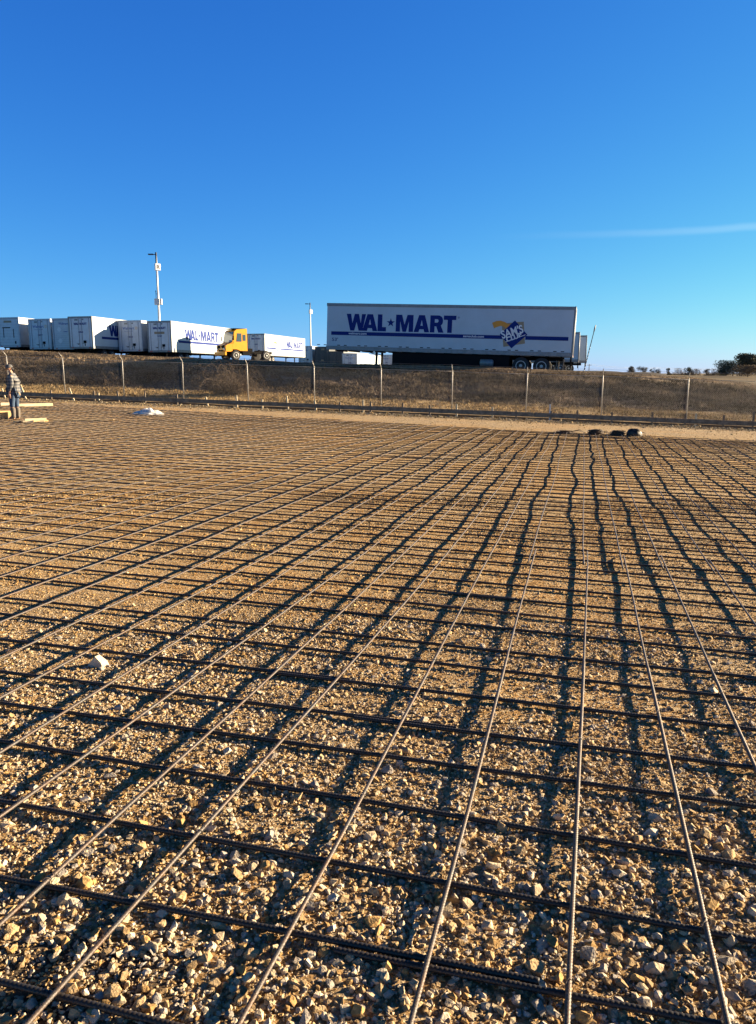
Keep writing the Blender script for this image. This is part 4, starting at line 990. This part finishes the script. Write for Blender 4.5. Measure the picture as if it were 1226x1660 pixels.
def leaning_pole():
    y = 60.0; a = at_depth(945.5, 603, y); b = at_depth(966, 526, y); a.z = height(a.x, y) - .1; d = b - a; L = d.length
    root = empty('striped_pole', 'thin black and white banded pole leaning right beside the big trailer', 'pole', tuple(a)); root.rotation_euler = d.to_track_quat('Z', 'Y').to_euler()
    m = MB(); m.lathe((0, 0, 0), (0, 0, 1), [(0, .035), (L * .85, .028)], 8); m.build('shaft', M['black'], root)
    m = MB()
    for k in range(16):
        if k % 2 == 0: m.lathe((0, 0, .3 + k * L * .033), (0, 0, 1), [(0, .0365), (L * .012, .0365)], 8)
    m.build('white_band', M['letter_white'], root)
    m = MB(); m.lathe((0, 0, L * .85), (0, 0, 1), [(0, .04), (.3, .06), (.45, .04), (.55, .02)], 8); m.build('tip', M['galv'], root)
leaning_pole()
def power_line():
    tops = []
    for u, v, y, lab in ((955.5, 590, 400, 'utility pole nearest the big trailer, carrying thin wires on the horizon'), (1060.5, 595.5, 480, 'utility pole among the small far trees on the horizon'), (1225, 596, 560, 'utility pole hidden behind the dark trees at right')):
        p = at_depth(u, v, y); zg = height(p.x, y); H = p.z - zg
        root = empty('utility_pole', lab, 'utility pole', (p.x, y, zg)); m = MB(); m.lathe((0, 0, -.5), (0, 0, 1), [(0, .22), (H + .5, .14)], 8); m.build('pole', M['bark'], root)
        m = MB(); m.box((0, 0, H - .6), (2.4, .14, .14)); m.build('cross_arm', M['bark'], root); tops.append(Vector((p.x, y, zg + H)))
    tops.insert(0, tops[0] + Vector((-40, -60, .5))); m = MB()
    for dz in (0, -.7, -2.6):
        pts = []
        for a, b in zip(tops[:-1], tops[1:]): pts += [a.lerp(b, q) + Vector((0, 0, dz - 4 * q * (1 - q) * .9)) for q in np.linspace(0, 1, 10)[:-1]]
        m.tube(pts, .035, 4)
    tag(m.build('power_line', M['lamp']), 'three thin power wires strung along the far horizon at right', 'wire')
power_line()

# ------------------------------------------------------------------ things lying on the pad
def plastic_heap():
    x, y, z = at(240, 672); n, k = 60, 40; u = np.linspace(-1, 1, n); v = np.linspace(-1, 1, k); U, V = np.meshgrid(u, v, indexing='ij')
    rad = np.sqrt(U ** 2 + V ** 2); prof = np.clip(1 - rad ** 2, 0, None) ** .6
    bl = lambda cx, cy, r, h: h * np.exp(-((U - cx) ** 2 + ((V - cy) * .8) ** 2) / r ** 2)
    fold = 1 - np.abs(fbm(U * 2.6 + 2, V * 2.2, 3)) * 2.4; f2 = 1 - np.abs(fbm(U * 7 + 5, V * 5, 2)) * 2
    hgt = prof * (.06 + np.maximum.reduce([bl(-.18, .1, .3, .20), bl(.12, -.1, .38, .17), bl(.5, .1, .35, .12), bl(-.62, 0, .3, .07)]) * (.7 + .3 * fold)) + prof * .05 * fold + prof * .03 * f2
    hgt = hgt * .8
    X = U * .56 + .05 * fbm(U * 4, V * 4, 2); Y = V * .36 + .06 * fbm(U * 4 + 9, V * 4, 2)
    me = grid_mesh('plastic_sheet', X, Y, np.where(rad < 1, hgt, -.02)); tag(link(me, 'plastic_sheet', M['plastic'], None, (x, y, z + .01)), 'crumpled white plastic sheet heaped on the rebar mat', 'plastic sheet')
plastic_heap()
def coil(u, v, rad, hgt, n, label, mt, dome=False, name='wire_coil', cat='wire'):
    x, y, z = at(u, v); m = MB(); r = random.Random(int(u))
    for k in range(n):
        f = k / max(1, n - 1); rr = rad * r.uniform(.55, 1.05) * (1 - .3 * f); cz = hgt * f * .85 + .01; tx, ty = r.uniform(-.18, .18), r.uniform(-.18, .18); ox, oy = r.uniform(-.06, .06), r.uniform(-.05, .05); st_ = r.uniform(.6, .95)
        m.tube([(ox + rr * math.cos(a), oy + rr * st_ * math.sin(a), cz + rr * (tx * math.cos(a) + ty * math.sin(a)) * .6 + r.uniform(-.004, .004)) for a in np.linspace(0, 6.28 * r.uniform(.8, 1), 18)], .0055, 4)
    for k in range(6): a = r.uniform(-.5, .5); m.tube([(rad * .6, 0, .05), (rad * 1.2, a * .2, .06 + r.uniform(0, .06)), (rad * 1.6, a * .4, .02)], .004, 4)
    if dome:
        root = empty(name, label, cat, (x, y, z)); th = np.linspace(0, 2 * np.pi, 37); ph = np.linspace(0, np.pi / 2, 14); TH, PH = np.meshgrid(th, ph); q = 1 + .16 * fbm(np.cos(TH) * 2 + 5, np.sin(TH) * 2 + PH * 2, 3)
        me = grid_mesh('bag', rad * .95 * q * np.cos(TH) * np.cos(PH) ** .55, rad * .75 * q * np.sin(TH) * np.cos(PH) ** .55, hgt * q * np.sin(PH)); link(me, 'bag', M['tarp'], root); m.build('wire_ends', M['rebar_rust'], root)
    else:
        tag(m.build(name, M[mt], None, (x, y, z)), label, cat)
        
coil(966, 704.5, .26, .15, 46, 'rusty brown coil of tie wire, left of the three dark heaps', 'rebar_rust')
coil(1001, 706, .24, .16, 40, 'dark coil of tie wire between the brown coil and the black bag', 'rebar')
coil(1028, 707, .23, .21, 10, 'round black bag with wire ends, right of the two coils', 'rebar', True, 'wire_bag', 'bag')
coil(915, 702, .36, .05, 16, 'flattened tangle of loose brown wire left of the coils', 'rebar_rust')
def plank(u, v, L, w, h, rz, label, mt, name='plank', lift=0.0):
    x, y, z = at(u, v); m = MB(); m.box((0, 0, h / 2), (L, w, h), 0, None, 1, .004); return tag(m.build(name, M[mt], None, (x, y, z + .03 + lift)), label, 'lumber', 'lumber around the worker').__setattr__('rotation_euler', (0, 0, rz))
plank(57, 660, 1.32, .10, .11, R(40), 'pale thick plank on the mat just right of the worker', 'wood_pale')
plank(15, 658.5, .62, .10, .11, R(40), 'short pale plank end showing left of the worker', 'wood_pale')
plank(105, 684, 2.9, .14, .03, R(14), 'long thin plank lying flat right of the worker\'s boots', 'wood_new')
plank(58, 684, .62, .09, .06, R(38), 'short new board on top of two others near the boots', 'wood_pale', lift=.02)
plank(55, 686, .60, .09, .05, R(30), 'short board under a slanted one near the boots', 'wood_pale')
plank(66, 685.5, .44, .08, .05, R(44), 'stubby board end right of the slanted short board', 'wood_new')
def trestle():
    x, y, z = at(6, 679.2); root = empty('lumber_trestle', 'low trestle of new yellow lumber blocks left of the worker', 'trestle', (x, y, z), R(40))
    m = MB(); m.box((-.12, 0, .235), (.62, .26, .05), 0, None, 1, .004); m.build('top_board', M['wood_new'], root)
    for q in (-.38, .02): m = MB(); m.box((q, 0, .105), (.17, .20, .21), 0, None, 1, .004); m.build('block', M['wood_new'], root)
    x, y, z = at(16, 679.4); m = MB(); m.box((0, 0, .11), (.13, .2, .21), 0, None, 1, .004); o = m.build('lumber_block', M['wood_new'], None, (x, y, z + .01)); o.rotation_euler = (0, 0, R(40)); tag(o, 'single upright block of new yellow lumber touching the worker\'s boots', 'lumber', 'lumber around the worker')
trestle()

# ------------------------------------------------------------------ the worker
def skin(name, nodes, edges, mt, parent, sub=2, rootn=0):
    me = bpy.data.meshes.new(name); keys = list(nodes); me.from_pydata([nodes[k][0] for k in keys], [(keys.index(a), keys.index(b)) for a, b in edges], []); ob = bpy.data.objects.new(name, me); C.objects.link(ob)
    sm = ob.modifiers.new('skin', 'SKIN'); sm.use_smooth_shade = True; sm.branch_smoothing = .6
    for i, k in enumerate(keys):
        r = nodes[k][1]; me.skin_vertices[0].data[i].radius = r if isinstance(r, tuple) else (r, r); me.skin_vertices[0].data[i].use_root = (i == rootn)
    sb = ob.modifiers.new('sub', 'SUBSURF'); sb.levels = sub; sb.render_levels = sub
    dg = bpy.context.evaluated_depsgraph_get(); dg.update(); m2 = bpy.data.meshes.new_from_object(ob.evaluated_get(dg)); bpy.data.objects.remove(ob); bpy.data.meshes.remove(me)
    m2.polygons.foreach_set('use_smooth', [True] * len(m2.polygons)); m2.name = name; m2.materials.clear()
    return link(m2, name, mt, parent)
def worker():
    x, y, z = at(25.5, 681.5); H = 88.5 * y / 1240; k = H / 1.76
    # local frame: faces -X (left in the picture), +Y away
    root = empty('person', 'worker in plaid flannel shirt, jeans, rubber boots and cap looking down, standing at far left', 'person', (x, y, z), R(4)); root.scale = (k, k, k)
    n = {'pel': ((.02, 0, .94), (.13, .16)), 'sp1': ((.01, 0, 1.08), (.12, .145)), 'sp2': ((.015, 0, 1.24), (.125, .165)), 'ch': ((.03, 0, 1.38), (.115, .17)), 'nk': ((.0, 0, 1.49), (.058, .058)), 'hd0': ((-.035, 0, 1.565), (.07, .062)), 'hd1': ((-.065, 0, 1.635), (.095, .075)), 'hd2': ((-.055, 0, 1.71), (.075, .068)), 'nose': ((-.165, 0, 1.585), (.018, .016)), 'chin': ((-.115, 0, 1.525), (.035, .035))}
    e = [('pel', 'sp1'), ('sp1', 'sp2'), ('sp2', 'ch'), ('ch', 'nk'), ('nk', 'hd0'), ('hd0', 'hd1'), ('hd1', 'hd2'), ('hd1', 'nose'), ('hd0', 'chin')]
    arm = {-1: [(.03, 1.40), (.05, 1.13), (-.03, .90), (-.045, .82)], 1: [(.03, 1.40), (.05, 1.13), (-.01, .90), (-.025, .82)]}
    fing = []
    for s in (-1, 1):
        a = arm[s]
        for q, (nm, yy, r) in enumerate((('sh', .185, .062), ('el', .235, .048), ('wr', .215, .032), ('pm', .21, .036))): n[f'{nm}{s}'] = ((a[q][0], s * yy, a[q][1]), r if nm != 'pm' else (.024, .042))
        e += [('ch', f'sh{s}'), (f'sh{s}', f'el{s}'), (f'el{s}', f'wr{s}'), (f'wr{s}', f'pm{s}')]
        for f in range(4):
            bx = a[3][0] - .028 + f * .019; n[f'f{f}a{s}'] = ((bx, s * .21, a[3][1] - .055), .0095); n[f'f{f}b{s}'] = ((bx - .006, s * .20, a[3][1] - .09 - .006 * (f in (1, 2))), .008); n[f'f{f}c{s}'] = ((bx - .004, s * .185, a[3][1] - .115 - .008 * (f in (1, 2))), .007)
            e += [(f'pm{s}', f'f{f}a{s}'), (f'f{f}a{s}', f'f{f}b{s}'), (f'f{f}b{s}', f'f{f}c{s}')]
        n[f'tha{s}'] = ((a[3][0] - .045, s * .20, a[3][1] - .02), .011); n[f'thb{s}'] = ((a[3][0] - .06, s * .19, a[3][1] - .06), .009); e += [(f'wr{s}', f'tha{s}'), (f'tha{s}', f'thb{s}')]
        dx = .03 * s
        n[f'hp{s}'] = ((.02 + dx * .3, s * .09, .90), (.10, .085)); n[f'kn{s}'] = ((.0 + dx, s * .105, .50), .062); n[f'an{s}'] = ((.03 + dx, s * .11, .10), .042); n[f'to{s}'] = ((-.13 + dx, s * .125, .035), (.045, .03)); n[f'hl{s}'] = ((.06 + dx, s * .11, .04), .036)
        e += [('pel', f'hp{s}'), (f'hp{s}', f'kn{s}'), (f'kn{s}', f'an{s}'), (f'an{s}', f'to{s}'), (f'an{s}', f'hl{s}')]
    skin('body', n, e, M['skin'], root)
    def pick(names, grow, extra=None):
        d = {}
        for q in names:
            p, r = n[q]; r = r if isinstance(r, tuple) else (r, r); d[q] = (p, (r[0] + grow, r[1] + grow))
        if extra: d.update(extra)
        return d
    sh = {'sp1': ((.0, 0, 1.07), (.185, .195)), 'sp2': ((.01, 0, 1.22), (.185, .20)), 'ch': ((.03, 0, 1.39), (.165, .19)), 'hem': ((.01, 0, .92), (.185, .20)), 'col': ((-.005, 0, 1.515), (.095, .095))}; se = [('sp2', 'ch'), ('sp2', 'sp1'), ('sp1', 'hem'), ('ch', 'col')]
    for s in (-1, 1):
        sh.update(pick([f'sh{s}', f'el{s}'], .03)); w = n[f'wr{s}'][0]; sh[f'cf{s}'] = ((w[0] + .005, w[1], w[2] + .03), .048); se += [('ch', f'sh{s}'), (f'sh{s}', f'el{s}'), (f'el{s}', f'cf{s}')]
    skin('shirt', sh, se, M['plaid'], root)
    je = pick(['pel'], .02); jn = []
    for s in (-1, 1):
        je.update(pick([f'hp{s}', f'kn{s}'], .02)); q = n[f'kn{s}'][0]; je[f'lw{s}'] = ((q[0] + .01, q[1], .40), .085); jn += [('pel', f'hp{s}'), (f'hp{s}', f'kn{s}'), (f'kn{s}', f'lw{s}')]
    skin('jeans', je, jn, M['jeans'], root)
    for s in (-1, 1):
        kn, an, to, hl = (n[f'{q}{s}'][0] for q in ('kn', 'an', 'to', 'hl'))
        b = {'a': ((an[0], an[1], .10), .062), 'm': ((an[0] - .005, an[1], .26), .078), 't': ((an[0] - .02, an[1], .43), .092), 'o': ((to[0], to[1], .05), (.062, .05)), 'h': ((hl[0], hl[1], .05), .056)}
        skin('boot', b, [('a', 'm'), ('m', 't'), ('a', 'o'), ('a', 'h')], M['boot'], root)
        w, p = n[f'wr{s}'][0], n[f'pm{s}'][0]
    # cap with brim, hair, glove stuffed in the back pocket
    m = MB(); m.lathe((-.06, 0, 1.655), (-.30, 0, .95), [(-.01, .108), (.03, .110), (.07, .098), (.10, .070), (.118, .02)], 20)
    m.prism([(-.13, -.085, 1.625), (-.25, -.07, 1.575), (-.275, 0, 1.57), (-.25, .07, 1.575), (-.13, .085, 1.625)], None, (.004, 0, .012)); m.build('cap', M['cap'], root)
    hair = {'a': ((.015, 0, 1.60), (.05, .07)), 'b': ((.02, 0, 1.65), (.05, .072))}
    skin('hair', hair, [('a', 'b')], M['cap'], root)
    for s in (-1, 1):
        m = MB(); m.box((-.045, s * .077, 1.61), (.03, .016, .055), R(0), None, 1, .006); m.build('ear', M['skin'], root)
        m = MB(); m.lathe((-.148, s * .03, 1.635), (-1, 0, -.3), [(0, .011), (.006, .006)], 8); m.build('eye', M['black'], root)
    m = MB(); m.box((-.148, 0, 1.548), (.012, .05, .010), 0, None, 1, .003); m.build('mouth', M['tan'], root)
    m = MB(); 
    for q in range(4): m.tube([(.17, -.10 + q * .018, .93), (.215, -.10 + q * .02, .86), (.23, -.10 + q * .022, .80 - .01 * (q % 2))], [.016, .014, .010], 6)
    m.build('pocket_glove', M['glove'], root)
worker()
